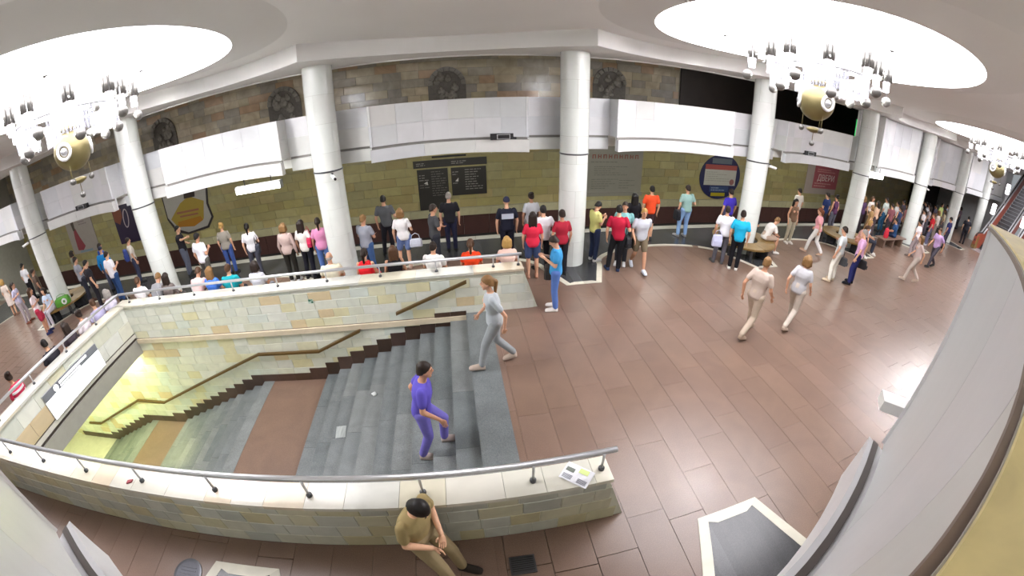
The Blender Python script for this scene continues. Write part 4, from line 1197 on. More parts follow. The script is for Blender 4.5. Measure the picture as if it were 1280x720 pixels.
def body_solid(p, fem):
    s = Solid()
    s.torso(p, fem)
    k = 0.88 if fem else 1.0
    for i in (0, 1):
        s.capsule(p['sh'][i], p['el'][i], 0.048*k, 0.040*k); s.capsule(p['el'][i], p['wr'][i], 0.041*k, 0.027*k)
        s.capsule(p['hip'][i], p['kn'][i], 0.083, 0.054); 
        calf = p['kn'][i].lerp(p['an'][i], 0.35)
        s.capsule(p['kn'][i], calf, 0.053, 0.056); s.capsule(calf, p['an'][i], 0.055, 0.036)
        s.capsule(p['an'][i]-V(0,0.02,0.03), p['toe'][i], 0.034, 0.024)
    if fem:
        side = (p['sh'][1]-p['sh'][0]).normalized(); f = p['up'].cross(V(1,0,0)) if False else V(0,1,0)
        for sg in (-1, 1): s.sphere(p['chest']+side*(0.07*sg)+V(0,0.085,0.02), 0.06, 10, 8)
    # neck and head
    H, F, U = p['head'], p['face'], p['up']; R = F.cross(U).normalized()
    s.capsule(p['neck']-V(0,0,0.04), H-U*0.05-F*0.015, 0.056*k, 0.05*k)
    def E(c, rx, ry, rz, n=14, m=10):
        secs = []
        for j in range(m+1):
            ph = math.pi*j/m; r = max(1e-3, math.sin(ph)); z = -math.cos(ph)
            secs.append([c+R*(rx*r*math.cos(2*math.pi*q/n))+F*(ry*r*math.sin(2*math.pi*q/n))+U*(rz*z) for q in range(n)])
        s.strip(secs)
    E(H+U*0.025, 0.073, 0.092, 0.090); E(H-U*0.045+F*0.02, 0.056, 0.066, 0.066); E(H-U*0.098+F*0.052, 0.026, 0.026, 0.022)
    E(H+F*0.098-U*0.012, 0.013, 0.020, 0.024); E(H+F*0.080+U*0.022, 0.05, 0.016, 0.012)
    for sg in (-1, 1): E(H+R*0.074*sg-U*0.005-F*0.008, 0.012, 0.022, 0.032)
    return s
def hands_mesh(mb, p, fem, size=1.0):
    for i, sgn in ((0, -1), (1, 1)):
        W = p['wr'][i]; fd = (W-p['el'][i]).normalized(); d = (fd*0.6+p['hand'][i].normalized()*0.7).normalized()
        n = d.cross(V(0,1,0) if abs(d.y) < 0.85 else V(0,0,1)).normalized()     # palm normal
        acr = d.cross(n).normalized()
        sc = (0.88 if fem else 1.0)*size
        s = Solid()
        pal0, pal1 = W+d*0.005, W+d*0.085*sc
        secs = []
        for t, wd, th in ((0, 0.026, 0.020), (0.35, 0.037, 0.017), (0.8, 0.041, 0.014), (1.0, 0.037, 0.011)):
            c = pal0.lerp(pal1, t); secs.append([c+acr*(wd*sc*math.cos(2*math.pi*q/10))+n*(th*sc*math.sin(2*math.pi*q/10)) for q in range(10)])
        s.strip(secs)
        for f, (off, L) in enumerate(((-0.030, 0.062), (-0.010, 0.074), (0.011, 0.070), (0.031, 0.054))):
            b0 = pal1+acr*off*sc-d*0.008; curl = 0.55
            d1 = (d+n*0.25).normalized(); d2 = (d+n*(0.25+curl)).normalized()
            b1 = b0+d1*L*0.5*sc; b2 = b1+d2*L*0.55*sc
            s.tube([b0, b1, b2], [0.0095*sc, 0.0085*sc, 0.0065*sc], 6)
        t0 = pal0+d*0.02-acr*0.028*sc*(1 if sgn > 0 else -1)*1; 
        t1 = t0+(d*0.6-acr*(0.8 if sgn > 0 else -0.8)+n*0.3).normalized()*0.034*sc; t2 = t1+(d*0.9+n*0.4).normalized()*0.030*sc
        s.tube([t0, t1, t2], [0.012*sc, 0.0105*sc, 0.008*sc], 6)
        mb.add(s.v, s.f)
def face_mesh(mb, p):
    H, F, U = p['head'], p['face'], p['up']; R = F.cross(U).normalized()
    def blob(c, rx, ry, rz):
        n = 8; m = 6; secs = []
        for j in range(m+1):
            ph = math.pi*j/m; r = max(1e-3, math.sin(ph)); z = -math.cos(ph)
            secs.append([c+R*(rx*r*math.cos(2*math.pi*q/n))+F*(ry*r*math.sin(2*math.pi*q/n))+U*(rz*z) for q in range(n)])
        mb.strip(secs)
    for s in (-1, 1):
        mb.cur = 1; blob(H+F*0.083+U*0.006+R*0.030*s, 0.012, 0.006, 0.006); blob(H+F*0.091+U*0.028+R*0.030*s, 0.018, 0.005, 0.004)
    mb.cur = 2; blob(H+F*0.083-U*0.058, 0.022, 0.006, 0.006); mb.cur = 0
def top_solid(p, fem, sleeve):
    s = Solid(); s.torso(p, fem, 0.020)
    k = 0.88 if fem else 1.0
    for i in (0, 1):
        a, b, w = p['sh'][i], p['el'][i], p['wr'][i]
        inn = V(-0.010 if a.x > 0 else 0.010, 0, -0.006)
        if sleeve == 'short': s.capsule(a+inn, a.lerp(b, 0.60), 0.064*k, 0.064*k)
        elif sleeve == 'long': s.capsule(a+inn, b, 0.064*k, 0.054*k); s.capsule(b, b.lerp(w, 0.92), 0.056*k, 0.042*k)
    P, C = p['pelvis'], p['chest']; d = (P-C).normalized()
    # hem falls over the hips
    side = (p['sh'][1]-p['sh'][0]).normalized(); f = side.cross(d)
    secs = []
    for t, rx, ry in ((-0.10, 0.165, 0.125), (0.0, 0.182, 0.14), (0.06, 0.186, 0.142)):
        c = P+d*t; secs.append([c+side*(rx*math.cos(2*math.pi*q/16))+f*(ry*math.sin(2*math.pi*q/16)) for q in range(16)])
    s.strip(secs)
    return s
def bottom_solid(p, fem, kind):
    s = Solid()
    P = p['pelvis']; h0, h1 = p['hip']
    s.capsule(h0+V(0,0,0.02), h1+V(0,0,0.02), 0.115, 0.115, 14)
    s.capsule(P+V(0,0,0.02), P+V(0,0,0.09), 0.135, 0.125, 14)
    for i in (0, 1):
        hp, kn, an = p['hip'][i], p['kn'][i], p['an'][i]
        if kind == 'trousers':
            s.capsule(hp, kn, 0.105, 0.074); s.capsule(kn, kn.lerp(an, 0.95), 0.074, 0.062)
        elif kind == 'shorts':
            s.capsule(hp, hp.lerp(kn, 0.72), 0.110, 0.092)
    if kind == 'skirt':
        k = (p['kn'][0]+p['kn'][1])/2; hm = (h0+h1)/2
        secs = []
        for t, rx, ry in ((-0.12, 0.14, 0.115), (0.0, 0.185, 0.145), (0.5, 0.20, 0.16), (0.95, 0.225, 0.18)):
            c = hm.lerp(k, t); d = (k-hm).normalized(); side = V(1,0,0); f = side.cross(d)
            secs.append([c+side*(rx*math.cos(2*math.pi*q/18))+f*(ry*math.sin(2*math.pi*q/18)) for q in range(18)])
        s.strip(secs)
    return s
def shoe_solid(p, i):
    s = Solid()
    for i in (i,):
        an, toe = p['an'][i], p['toe'][i]
        fw = V(toe.x-an.x, toe.y-an.y, 0).normalized(); sd = V(0,0,1).cross(fw)
        dz = min(an.z-0.085, 0.10); pit = (toe.z-0.03)-(an.z-0.085)
        secs = []
        L = (V(toe.x,toe.y,0)-V(an.x,an.y,0)).length+0.07
        for t, w_, h in ((0, 0.028, 0.07), (0.06, 0.042, 0.105), (0.3, 0.045, 0.11), (0.55, 0.048, 0.088), (0.8, 0.048, 0.072), (0.95, 0.038, 0.055), (1.0, 0.022, 0.035)):
            c = V(an.x, an.y, 0)-fw*0.055+fw*(L+0.03)*t; z0 = (an.z-0.085)+pit*t
            secs.append([c+sd*(w_*q)+V(0,0,z0+h*zz) for q, zz in ((-1,0.02),(-0.9,0.0),(0.9,0.0),(1,0.02),(1,0.35),(0.75,0.85),(0,1.0),(-0.75,0.85),(-1,0.35))])
        s.strip(secs)
    return s
def hair_solid(style):
    """in head space: x right, y face, z up, origin at the head centre"""
    s = Solid(); n = 18; m = 10
    def shell(rx, ry, rz, cz, cy, zlo_front, zlo_back):
        secs = []
        for j in range(m+1):
            t = j/m
            ring = []
            for q in range(n):
                a = 2*math.pi*q/n; cx_, sy_ = math.cos(a), math.sin(a)
                fr = (sy_+1)/2
                zl = zlo_back+(zlo_front-zlo_back)*fr**1.5
                ph = (1-t)*math.pi/2; zz = cz+rz*math.sin(ph); r = math.cos(ph)
                z = max(zz, zl) if True else zz
                # sides go straight down below the equator
                z = cz+rz*math.sin(ph)*(1 if t < 1 else 1)
                if t > 0.6: u = (t-0.6)/0.4; z = (cz+rz*math.sin(0.4*math.pi/2))*(1-u)+zl*u; r = math.cos(0.4*math.pi/2)+(1-math.cos(0.4*math.pi/2))*min(1, u*1.5)
                ring.append(V(rx*max(0.02, r)*cx_, cy+ry*max(0.02, r)*sy_, z))
            secs.append(ring)
        s.strip(secs)
    if style in ('short', 'long', 'pony', 'bun', 'bob'):
        shell(0.086, 0.104, 0.110, 0.025, -0.010, 0.060, -0.055)
    if style == 'bald': shell(0.080, 0.097, 0.03, -0.005, -0.016, 0.01, -0.05)
    if style == 'cap':
        shell(0.088, 0.106, 0.105, 0.035, -0.006, 0.045, 0.0)
        s.capsule(V(0,0.09,0.045), V(0,0.13,0.038), 0.055, 0.045, fa=0.2)
    if style == 'long':
        for x in (-0.05, 0, 0.05): s.capsule(V(x,-0.06,0.03), V(x*1.3,-0.085,-0.24), 0.056, 0.045)
        for x in (-1, 1): s.capsule(V(0.068*x,-0.02,0.02), V(0.085*x,-0.035,-0.17), 0.036, 0.028)
    if style == 'bob':
        for x in (-0.05, 0, 0.05): s.capsule(V(x,-0.055,0.03), V(x*1.2,-0.07,-0.09), 0.06, 0.052)
        for x in (-1, 1): s.capsule(V(0.07*x,-0.01,0.02), V(0.085*x,0.0,-0.09), 0.036, 0.034)
    if style == 'pony':
        s.capsule(V(0,-0.09,0.05), V(0,-0.135,0.01), 0.035, 0.04); s.capsule(V(0,-0.135,0.01), V(0,-0.12,-0.20), 0.042, 0.02)
    if style == 'bun': s.sphere((0,-0.085,0.10), 0.055, 12, 8)
    return s

# ---- evaluate all figure meshes in one go (voxel union, smoothing, reduction)
PEND = {}
def request(key, solid, voxel=0.013, ratio=0.35, smooth=3):
    if key in PEND: return
    me = solid.mesh('figure_source', [])
    o = bpy.data.objects.new('figure_source', me); COL.objects.link(o)
    md = o.modifiers.new('r', 'REMESH'); md.mode = 'VOXEL'; md.voxel_size = voxel
    sm = o.modifiers.new('s', 'SMOOTH'); sm.iterations = smooth; sm.factor = 0.5
    dc = o.modifiers.new('d', 'DECIMATE'); dc.ratio = ratio
    PEND[key] = o
POSES = {}
POSE_USE = {('stand',0),('stand',1),('relaxed',0),('relaxed',1),('crossed',0),('phone',1),('phone',0),('walk',0),('walk',1),('reach',0),('sit',0),('sit',1),('sitlean',0),('sitlean',1),('lean',0),('climb',0)}
BOT = {'stand': ('trousers','shorts','skirt'), 'relaxed': ('trousers','shorts','skirt'), 'walk': ('trousers','shorts','skirt'), 'sit': ('trousers','shorts','skirt')}
for kind, fem in sorted(POSE_USE):
    p = make_pose(kind, fem); POSES[(kind, fem)] = p
    fine = kind == 'lean'
    vx, rt_ = (0.009, 0.4) if fine else (0.012, 0.28)
    request(('body', kind, fem), body_solid(p, fem), vx, rt_, 3)
    for sl in (('short', 'long', 'none') if kind in ('stand', 'relaxed', 'sit', 'walk') else ('short',)):
        request(('top', kind, fem, sl), top_solid(p, fem, sl), vx*1.1, rt_, 4)
    for bk in BOT.get(kind, ('trousers', 'shorts')):
        request(('bottom', kind, fem, bk), bottom_solid(p, fem, bk), vx*1.1, rt_, 4)
for st_ in ('short', 'long', 'pony', 'bun', 'bob', 'bald', 'cap'):
    request(('hair', st_), hair_solid(st_), 0.011, 0.4, 2)
bpy.context.view_layer.update()
dg = bpy.context.evaluated_depsgraph_get()
FIG = {}
M('eye_dark', '#1c1512', 0.4); M('lip_tone', '#8a4a42', 0.5)
for key, o in PEND.items():
    me = bpy.data.meshes.new_from_object(o.evaluated_get(dg)); me.name = key[0]
    if key[0] == 'body':
        p = POSES[key[1:]]
        ex = MB(); hands_mesh(ex, p, key[2]); face_mesh(ex, p)
        vs = [tuple(v.co) for v in me.vertices]; fs = [tuple(q.vertices) for q in me.polygons]
        mb = MB(); mb.add(vs, fs); nmi = len(fs)
        mb.v += ex.v; mb.f += [tuple(i+len(vs) for i in f) for f in ex.f]; mb.mi += ex.mi
        old = me; me = mb.mesh('body', [bpy.data.materials.new('slot') if False else 'eye_dark', 'eye_dark', 'lip_tone'], True); bpy.data.meshes.remove(old)
    else:
        me.polygons.foreach_set('use_smooth', [True]*len(me.polygons)); me.materials.clear(); me.materials.append(MATS['eye_dark'])
    FIG[key] = me
for o in PEND.values():
    d_ = o.data; bpy.data.objects.remove(o); bpy.data.meshes.remove(d_)
for (kind, fem), p in POSES.items():
    for i in (0, 1): FIG[('shoe', kind, fem, i)] = shoe_solid(p, i).mesh('shoe', 'eye_dark', True)

def cloth(c, rough=0.8):
    n = 'cloth_'+c
    if n not in MATS: M(n, c, rough, var=0.14, scale=9, spec=0.2, bump=0.25)
    return MATS[n]
SKIN = ['#c99a7e', '#d0a385', '#bf8f73']
for c in SKIN:
    if 'skin_'+c not in MATS:
        M('skin_'+c, c, 0.55, var=0.05, scale=20, spec=0.3)
HAIRC = {'black': '#15110f', 'dark': '#251a14', 'brown': '#4a3220', 'blond': '#a8854c', 'grey': '#8d8781', 'fair': '#7d5d38', 'navy': '#1b1d38', 'red': '#6a3a20'}
for k, c in HAIRC.items(): M('hair_'+k, c, 0.5, var=0.3, scale=30, spec=0.3)
def ob_mat(o, slot, mat):
    o.material_slots[slot].link = 'OBJECT'; o.material_slots[slot].material = mat
PEOPLE = 0
def person(pos, rz, height, kind, fem, top, bottom, hair, label, group='people on the platform', shoes='#2a2624', dress=False, z=0.0, belt=None):
    """top = (sleeve, colour), bottom = (kind, colour), hair = (style, colour)"""
    global PEOPLE
    PEOPLE += 1
    fem = int(fem); p = POSES[(kind, fem)]; sc = height/1.715 if kind not in ('sit', 'sitlean') else height/1.32
    t = empty('person', (pos[0], pos[1], z), math.radians(rz), label=label, category='person', group=group)
    t.scale = (sc, sc, sc)
    b = inst('body', FIG[('body', kind, fem)], t); ob_mat(b, 0, MATS['skin_'+SKIN[PEOPLE % 3]])
    if top:
        key = ('top', kind, fem, top[0])
        if key not in FIG: key = ('top', kind, fem, 'short')
        s = inst('shirt' if not dress else 'dress', FIG[key], t); ob_mat(s, 0, cloth(top[1]))
    bk = ('bottom', kind, fem, bottom[0])
    if bk not in FIG: bk = ('bottom', kind, fem, 'shorts')
    q = inst({'trousers': 'trousers', 'shorts': 'shorts', 'skirt': 'skirt'}[bk[3]], FIG[bk], t); ob_mat(q, 0, cloth(bottom[1]))
    h = inst('hair' if hair[0] != 'cap' else 'cap', FIG[('hair', hair[0])], t)
    F, U = p['face'], p['up']; R = F.cross(U).normalized()
    hm = Matrix((R, F, U)).transposed().to_4x4(); hm.translation = p['head']; h.matrix_local = hm
    ob_mat(h, 0, MATS['hair_'+hair[1]])
    for i in (0, 1):
        sh = inst('shoe', FIG[('shoe', kind, fem, i)], t); ob_mat(sh, 0, cloth(shoes))
    return t
def sh_(x, y, h): return at_z(x, y, h)
# ---- everybody in the picture: (head px, head py, height, pose, female, facing, top, bottom, hair, label, shoes)
GW, GS, GC, GK = 'people waiting on the platform', 'people seated on the benches', 'crowd in front of the escalator', 'people walking in the hall'
WAIT = [
 (26, 330, 1.76, 'stand', 0, 10, ('short','#d9d9dc'), ('trousers','#1d1c20'), ('short','black'), 'man in white shirt and black trousers behind the woman in red skirt', '#1a1a1a'),
 (39, 337, 1.70, 'stand', 0, -20, ('short','#5a4a40'), ('trousers','#3a3230'), ('short','dark'), 'person in brown shirt and dark trousers next to the man in white shirt', '#222222'),
 (14, 354, 1.68, 'relaxed', 1, -60, ('short','#b9b6d0'), ('trousers','#b9aeb4'), ('pony','dark'), 'woman in lilac shirt and pale trousers on the brown floor near the leftmost column', '#7a4a3a'),
 (1, 350, 1.66, 'stand', 1, 20, ('short','#cdbfb2'), ('skirt','#d3c7bd'), ('bob','blond'), 'blonde woman in cream dress beside the woman in lilac shirt', '#8a6a5a'),
 (35, 361, 1.66, 'relaxed', 1, -40, ('short','#dccdd0'), ('shorts','#b5324c'), ('long','brown'), 'woman in pale pink top and red skirt beside the leftmost column', '#2b2f55'),
 (92, 322, 1.76, 'relaxed', 0, -15, ('short','#8b8c94'), ('trousers','#32343f'), ('short','dark'), 'man in grey checked shirt and dark jeans right of the leftmost column', '#5a4038'),
 (105, 326, 1.72, 'stand', 0, -30, ('short','#2c2a30'), ('trousers','#25242a'), ('short','black'), 'man in black clothes beside the man in grey checked shirt', '#222222'),
 (88, 314, 1.70, 'stand', 1, -10, ('short','#7a7a66'), ('trousers','#3b3a40'), ('bob','dark'), 'woman in olive top behind the man in grey checked shirt', '#222222'),
 (124, 309, 1.72, 'stand', 0, 30, ('long','#1f7ec0'), ('trousers','#4a4f62'), ('cap','navy'), 'person in bright blue jacket and blue cap by the stairwell corner', '#222222'),
 (131, 315, 1.78, 'relaxed', 0, -5, ('short','#e3e1e6'), ('trousers','#2f4a78'), ('short','dark'), 'man in white T-shirt and blue jeans by the stairwell corner', '#333333'),
 (121, 300, 1.70, 'stand', 0, -15, ('short','#2f4ea0'), ('trousers','#33343c'), ('short','dark'), 'man in royal blue shirt behind the bright blue jacket', '#222222'),
 (158, 298, 1.72, 'stand', 0, -35, ('short','#cfc7be'), ('trousers','#3a3f55'), ('short','dark'), 'young man in cream shirt with a blue backpack', '#333333'),
 (220, 283, 1.78, 'reach', 0, -70, ('short','#232026'), ('trousers','#5c6070'), ('short','black'), 'man in black T-shirt with outstretched arm below the yellow shield poster', '#2a2a2a'),
 (244, 292, 1.78, 'relaxed', 0, -10, ('short','#e4e3e8'), ('trousers','#55534f'), ('short','black'), 'man in white shirt and grey trousers beside the man with outstretched arm', '#2a2a2a'),
 (275, 279, 1.70, 'stand', 1, 10, ('short','#8c867c'), ('trousers','#3d5490'), ('bun','blond'), 'blonde woman in mottled grey top and blue jeans', '#3a3a3a'),
 (307, 280, 1.68, 'relaxed', 1, 20, ('short','#d4d3d6'), ('trousers','#4a4c58'), ('pony','black'), 'woman in white blouse with dark hair and a dark shoulder bag', '#222222'),
 (355, 279, 1.70, 'stand', 1, 0, ('long','#b8a39c'), ('trousers','#26241f'), ('bob','fair'), 'woman in beige-pink blouse and black trousers', '#d8d8d8'),
 (372, 276, 1.70, 'relaxed', 1, -10, ('short','#dad6d0'), ('trousers','#1f2029'), ('long','dark'), 'woman in white top and black trousers beside the woman in pink', '#222222'),
 (395, 273, 1.70, 'stand', 1, 15, ('short','#d58cb4'), ('trousers','#5b78b4'), ('pony','dark'), 'woman in pink shirt and jeans with ponytail', '#333333'),
 (447, 270, 1.70, 'crossed', 0, -25, ('short','#8f929c'), ('trousers','#3e5a86'), ('short','fair'), 'person in grey striped shirt and jeans right behind the white column', '#333333'),
 (478, 245, 1.80, 'relaxed', 0, 0, ('short','#5b5d60'), ('trousers','#26252b'), ('short','black'), 'man in dark grey shirt with a bag strap across his back', '#1d1d1d'),
 (499, 261, 1.68, 'relaxed', 1, 5, ('short','#e2e0df'), ('shorts','#6b7fae'), ('bob','fair'), 'woman in white T-shirt and denim shorts holding a white bag', '#c9b0a0'),
 (540, 256, 1.76, 'crossed', 0, -70, ('short','#46474a'), ('trousers','#2f3138'), ('short','dark'), 'man in dark grey T-shirt with crossed arms in front of the information board', '#222222'),
 (560, 241, 1.76, 'stand', 0, 0, ('short','#1e1d22'), ('trousers','#23253a'), ('short','grey'), 'grey-haired man in black shirt facing the information board', '#222222'),
 (633, 247, 1.78, 'stand', 0, 0, ('short','#1c1e2c'), ('trousers','#1b1c28'), ('cap','navy'), 'officer in dark uniform and cap with a pale patch on his back', '#111111'),
 (664, 241, 1.74, 'stand', 1, 5, ('short','#cfd2d8'), ('skirt','#b6b3b0'), ('bun','dark'), 'woman in pale top with hair in a bun behind the woman in red', '#8a6a5a'),
 (668, 265, 1.68, 'stand', 1, -5, ('short','#cf2b45'), ('shorts','#3c4a6c'), ('long','dark'), 'woman in red T-shirt and denim shorts at the end of the stair parapet', '#b98c74'),
 (684, 259, 1.72, 'relaxed', 0, 0, ('short','#dedde2'), ('trousers','#1b1c22'), ('short','black'), 'man in white T-shirt and black trousers beside the woman in red T-shirt', '#222222'),
 (696, 262, 1.68, 'stand', 1, 0, ('short','#a02436'), ('trousers','#222228'), ('short','dark'), 'person in crimson top hidden behind the man in white T-shirt', '#222222'),
 (738, 252, 1.68, 'phone', 0, -75, ('short','#d3cf84'), ('trousers','#2b3550'), ('short','black'), 'person in pale yellow shirt and jeans looking at a phone beside the column', '#d8d8d8'),
 (775, 257, 1.76, 'relaxed', 0, -20, ('short','#a51a34'), ('trousers','#18181c'), ('short','black'), 'man in dark red T-shirt and black trousers', '#2c3a5a'),
 (782, 253, 1.74, 'stand', 0, 150, ('short','#7fb4b4'), ('trousers','#3a3d44'), ('short','dark'), 'man in pale teal shirt behind the man in dark red T-shirt', '#d6d6d6'),
 (794, 242, 1.70, 'stand', 1, 0, ('long','#17151a'), ('trousers','#17151a'), ('long','black'), 'woman dressed in black with long black hair beside the man in orange', '#111111'),
 (816, 233, 1.76, 'stand', 0, -10, ('short','#e2502a'), ('shorts','#3c2a2c'), ('short','black'), 'man in orange T-shirt on the dark platform strip', '#444444'),
 (805, 260, 1.70, 'walk', 0, 170, ('short','#b9bcc4'), ('shorts','#6b5f4c'), ('short','blond'), 'blond boy in pale grey T-shirt and khaki shorts with sneakers', '#d5dbe6'),
 (861, 232, 1.78, 'relaxed', 0, 0, ('short','#8fb0aa'), ('trousers','#7e9cc4'), ('short','dark'), 'man in pale teal T-shirt and light blue jeans near the round blue poster', '#8a8a8a'),
 (915, 237, 1.76, 'stand', 0, 0, ('short','#4638b4'), ('trousers','#4a4a66'), ('short','dark'), 'man in purple-blue T-shirt in front of the round blue poster', '#333333'),
 (916, 260, 1.72, 'relaxed', 0, -30, ('short','#d8d8dc'), ('trousers','#5a5860'), ('short','dark'), 'man in white T-shirt and grey trousers carrying a plastic bag', '#555555'),
 (925, 262, 1.74, 'stand', 0, -40, ('short','#1d9ec4'), ('trousers','#15151a'), ('short','dark'), 'man in cyan T-shirt and black trousers with white shoes', '#e4e2dc'),
 (1001, 236, 1.76, 'stand', 0, 0, ('short','#cfc9c0'), ('trousers','#6a665e'), ('short','dark'), 'man in cream T-shirt behind the woman in khaki trousers', '#888888'),
 (996, 249, 1.68, 'stand', 1, 170, ('none','#6a5240'), ('trousers','#a39a86'), ('long','black'), 'dark-haired woman in brown top and khaki trousers', '#c9c4bb'),
 (1029, 261, 1.68, 'walk', 1, 15, ('short','#d89aa0'), ('trousers','#d8d4d0'), ('pony','red'), 'woman in pink top and white trousers below the red poster', '#b99a84'),
 (1036, 241, 1.78, 'stand', 0, 5, ('short','#22305c'), ('trousers','#34343c'), ('short','dark'), 'man in navy T-shirt below the red poster', '#222222'),
 (1047, 244, 1.70, 'stand', 1, -5, ('none','#4c2c48'), ('trousers','#5b5a66'), ('bun','black'), 'woman in dark purple top beside the man in navy T-shirt', '#222222'),
 (1058, 284, 1.72, 'relaxed', 0, 20, ('short','#c4cacb'), ('trousers','#dedad0'), ('short','dark'), 'man in pale grey shirt and white trousers holding a dark bag', '#c9b69c'),
 (1083, 288, 1.74, 'relaxed', 0, 25, ('short','#d4a8cc'), ('trousers','#262a5c'), ('short','grey'), 'man in lilac shirt and navy trousers with a black briefcase', '#1a1a20'),
 (1082, 246, 1.72, 'stand', 1, 0, ('short','#4c3556'), ('trousers','#3b3338'), ('bob','fair'), 'woman in dark purple top right behind the column by the lamp box', '#333333'),
 (1092, 246, 1.70, 'stand', 1, 170, ('short','#d8ccc8'), ('trousers','#665a50'), ('long','brown'), 'woman in white top behind the seated blonde', '#333333'),
 (1092, 257, 1.66, 'stand', 1, 30, ('short','#9a7a52'), ('skirt','#8a6c48'), ('bob','fair'), 'woman in tan dress behind the brown granite bench', '#6a5040'),
 (1110, 247, 1.80, 'relaxed', 0, 5, ('short','#bcc4bf'), ('trousers','#2f5a7c'), ('short','dark'), 'tall man in pale shirt and blue jeans by the granite bench', '#444444'),
 (1124, 252, 1.74, 'stand', 0, 0, ('short','#dcd9da'), ('trousers','#3f3c40'), ('short','dark'), 'man in white shirt right of the tall man in pale shirt', '#333333'),
 (1136, 256, 1.70, 'stand', 1, 20, ('short','#d8989c'), ('trousers','#8a7a78'), ('bob','brown'), 'woman in pink checked shirt left of the column before the crowd', '#666666'),
]
CROWD = [
 (1155, 250, 1.74, 'stand', 0, 10, ('short','#dedbd8'), ('trousers','#8d8478'), ('short','blond'), 'blond man in white shirt by the dark archway', '#555555'),
 (1162, 254, 1.74, 'stand', 0, -20, ('short','#d6d4da'), ('trousers','#55525a'), ('short','black'), 'man in white T-shirt behind the man in red T-shirt', '#333333'),
 (1152, 276, 1.66, 'relaxed', 1, 0, ('short','#e0d6d6'), ('trousers','#9a8f92'), ('bun','black'), 'woman in white top with dark hair bun on the near side of the crowd', '#776a66'),
 (1169, 267, 1.72, 'relaxed', 0, 20, ('short','#c62a34'), ('trousers','#5c5a72'), ('short','brown'), 'man in bright red T-shirt in the crowd', '#c9c9cc'),
 (1180, 249, 1.76, 'stand', 0, 170, ('short','#b9c77c'), ('trousers','#30323a'), ('short','dark'), 'person in yellow-green vest in front of the dark archway', '#222222'),
 (1175, 264, 1.70, 'stand', 1, 0, ('short','#d8cfc4'), ('trousers','#8c8078'), ('bob','fair'), 'woman in cream top right of the man in red T-shirt', '#555555'),
 (1190, 272, 1.74, 'stand', 0, 0, ('short','#2c3060'), ('trousers','#3a3848'), ('short','black'), 'man in navy blue shirt at the edge of the crowd', '#222222'),
 (1195, 263, 1.72, 'stand', 0, 20, ('short','#d9d5d2'), ('trousers','#5a565c'), ('short','brown'), 'man in white shirt behind the man in navy blue shirt', '#333333'),
 (1212, 271, 1.74, 'stand', 0, -60, ('short','#24242c'), ('trousers','#24242c'), ('short','black'), 'person in black at the foot of the escalator', '#111111'),
 (1171, 256, 1.70, 'stand', 0, 0, ('short','#3c3844'), ('trousers','#2c2a30'), ('short','black'), 'man in dark grey shirt deep in the crowd', '#111111'),
 (1164, 258, 1.72, 'stand', 1, 10, ('short','#a89a9c'), ('trousers','#55505a'), ('long','dark'), 'woman in grey-pink top deep in the crowd', '#333333'),
 (1145, 258, 1.70, 'stand', 1, 0, ('short','#c9bfb6'), ('skirt','#6a5f66'), ('long','brown'), 'woman in beige top and dark skirt left of the crowd', '#555555'),
 (1178, 286, 1.72, 'walk', 0, 70, ('short','#b79ac8'), ('trousers','#4a4650'), ('short','brown'), 'man in lilac shirt walking in front of the crowd', '#333333'),
 (1186, 255, 1.70, 'stand', 0, 0, ('short','#8890a8'), ('trousers','#3a3a44'), ('short','dark'), 'man in grey-blue shirt behind the man in white shirt', '#222222'),
 (1203, 258, 1.68, 'stand', 1, 0, ('short','#6b5a64'), ('trousers','#3b3940'), ('bob','dark'), 'woman in mauve top near the last column', '#222222'),
 (1127, 258, 1.70, 'stand', 1, -15, ('none','#303a58'), ('trousers','#3e4660'), ('pony','dark'), 'woman in navy top behind the granite bench', '#222222'),

 (1099, 252, 1.70, 'stand', 1, 10, ('short','#c8a890'), ('trousers','#54484c'), ('long','dark'), 'woman in peach top between the column and the tall man in pale shirt', '#444444'),
 (1117, 255, 1.72, 'stand', 0, -10, ('short','#7a4a50'), ('trousers','#3a3438'), ('short','dark'), 'man in wine red shirt behind the granite bench', '#333333'),
 (1131, 250, 1.74, 'stand', 0, 0, ('short','#4a4450'), ('trousers','#2f2d33'), ('short','black'), 'man in charcoal shirt left of the column before the crowd', '#222222'),
 (1143, 249, 1.72, 'stand', 0, 10, ('short','#c0b8bc'), ('trousers','#4a4650'), ('short','brown'), 'man in pale mauve shirt right behind the column before the crowd', '#333333'),
 (1157, 262, 1.68, 'stand', 1, 0, ('short','#e0dadc'), ('skirt','#b4a4a8'), ('pony','dark'), 'woman in white blouse and pale skirt in the crowd', '#776a66'),
 (1184, 263, 1.70, 'stand', 1, 15, ('short','#d8c8a8'), ('trousers','#6a6268'), ('long','brown'), 'woman in straw yellow top between the cream top and the navy shirt', '#555555'),
 (1198, 252, 1.74, 'stand', 0, 0, ('short','#9aa2a8'), ('trousers','#34343c'), ('short','dark'), 'man in steel grey shirt beside the last but one column', '#222222'),
 (1160, 247, 1.72, 'stand', 0, 20, ('short','#342f36'), ('trousers','#2a272d'), ('short','black'), 'man in black shirt in front of the dark archway', '#111111'),
]
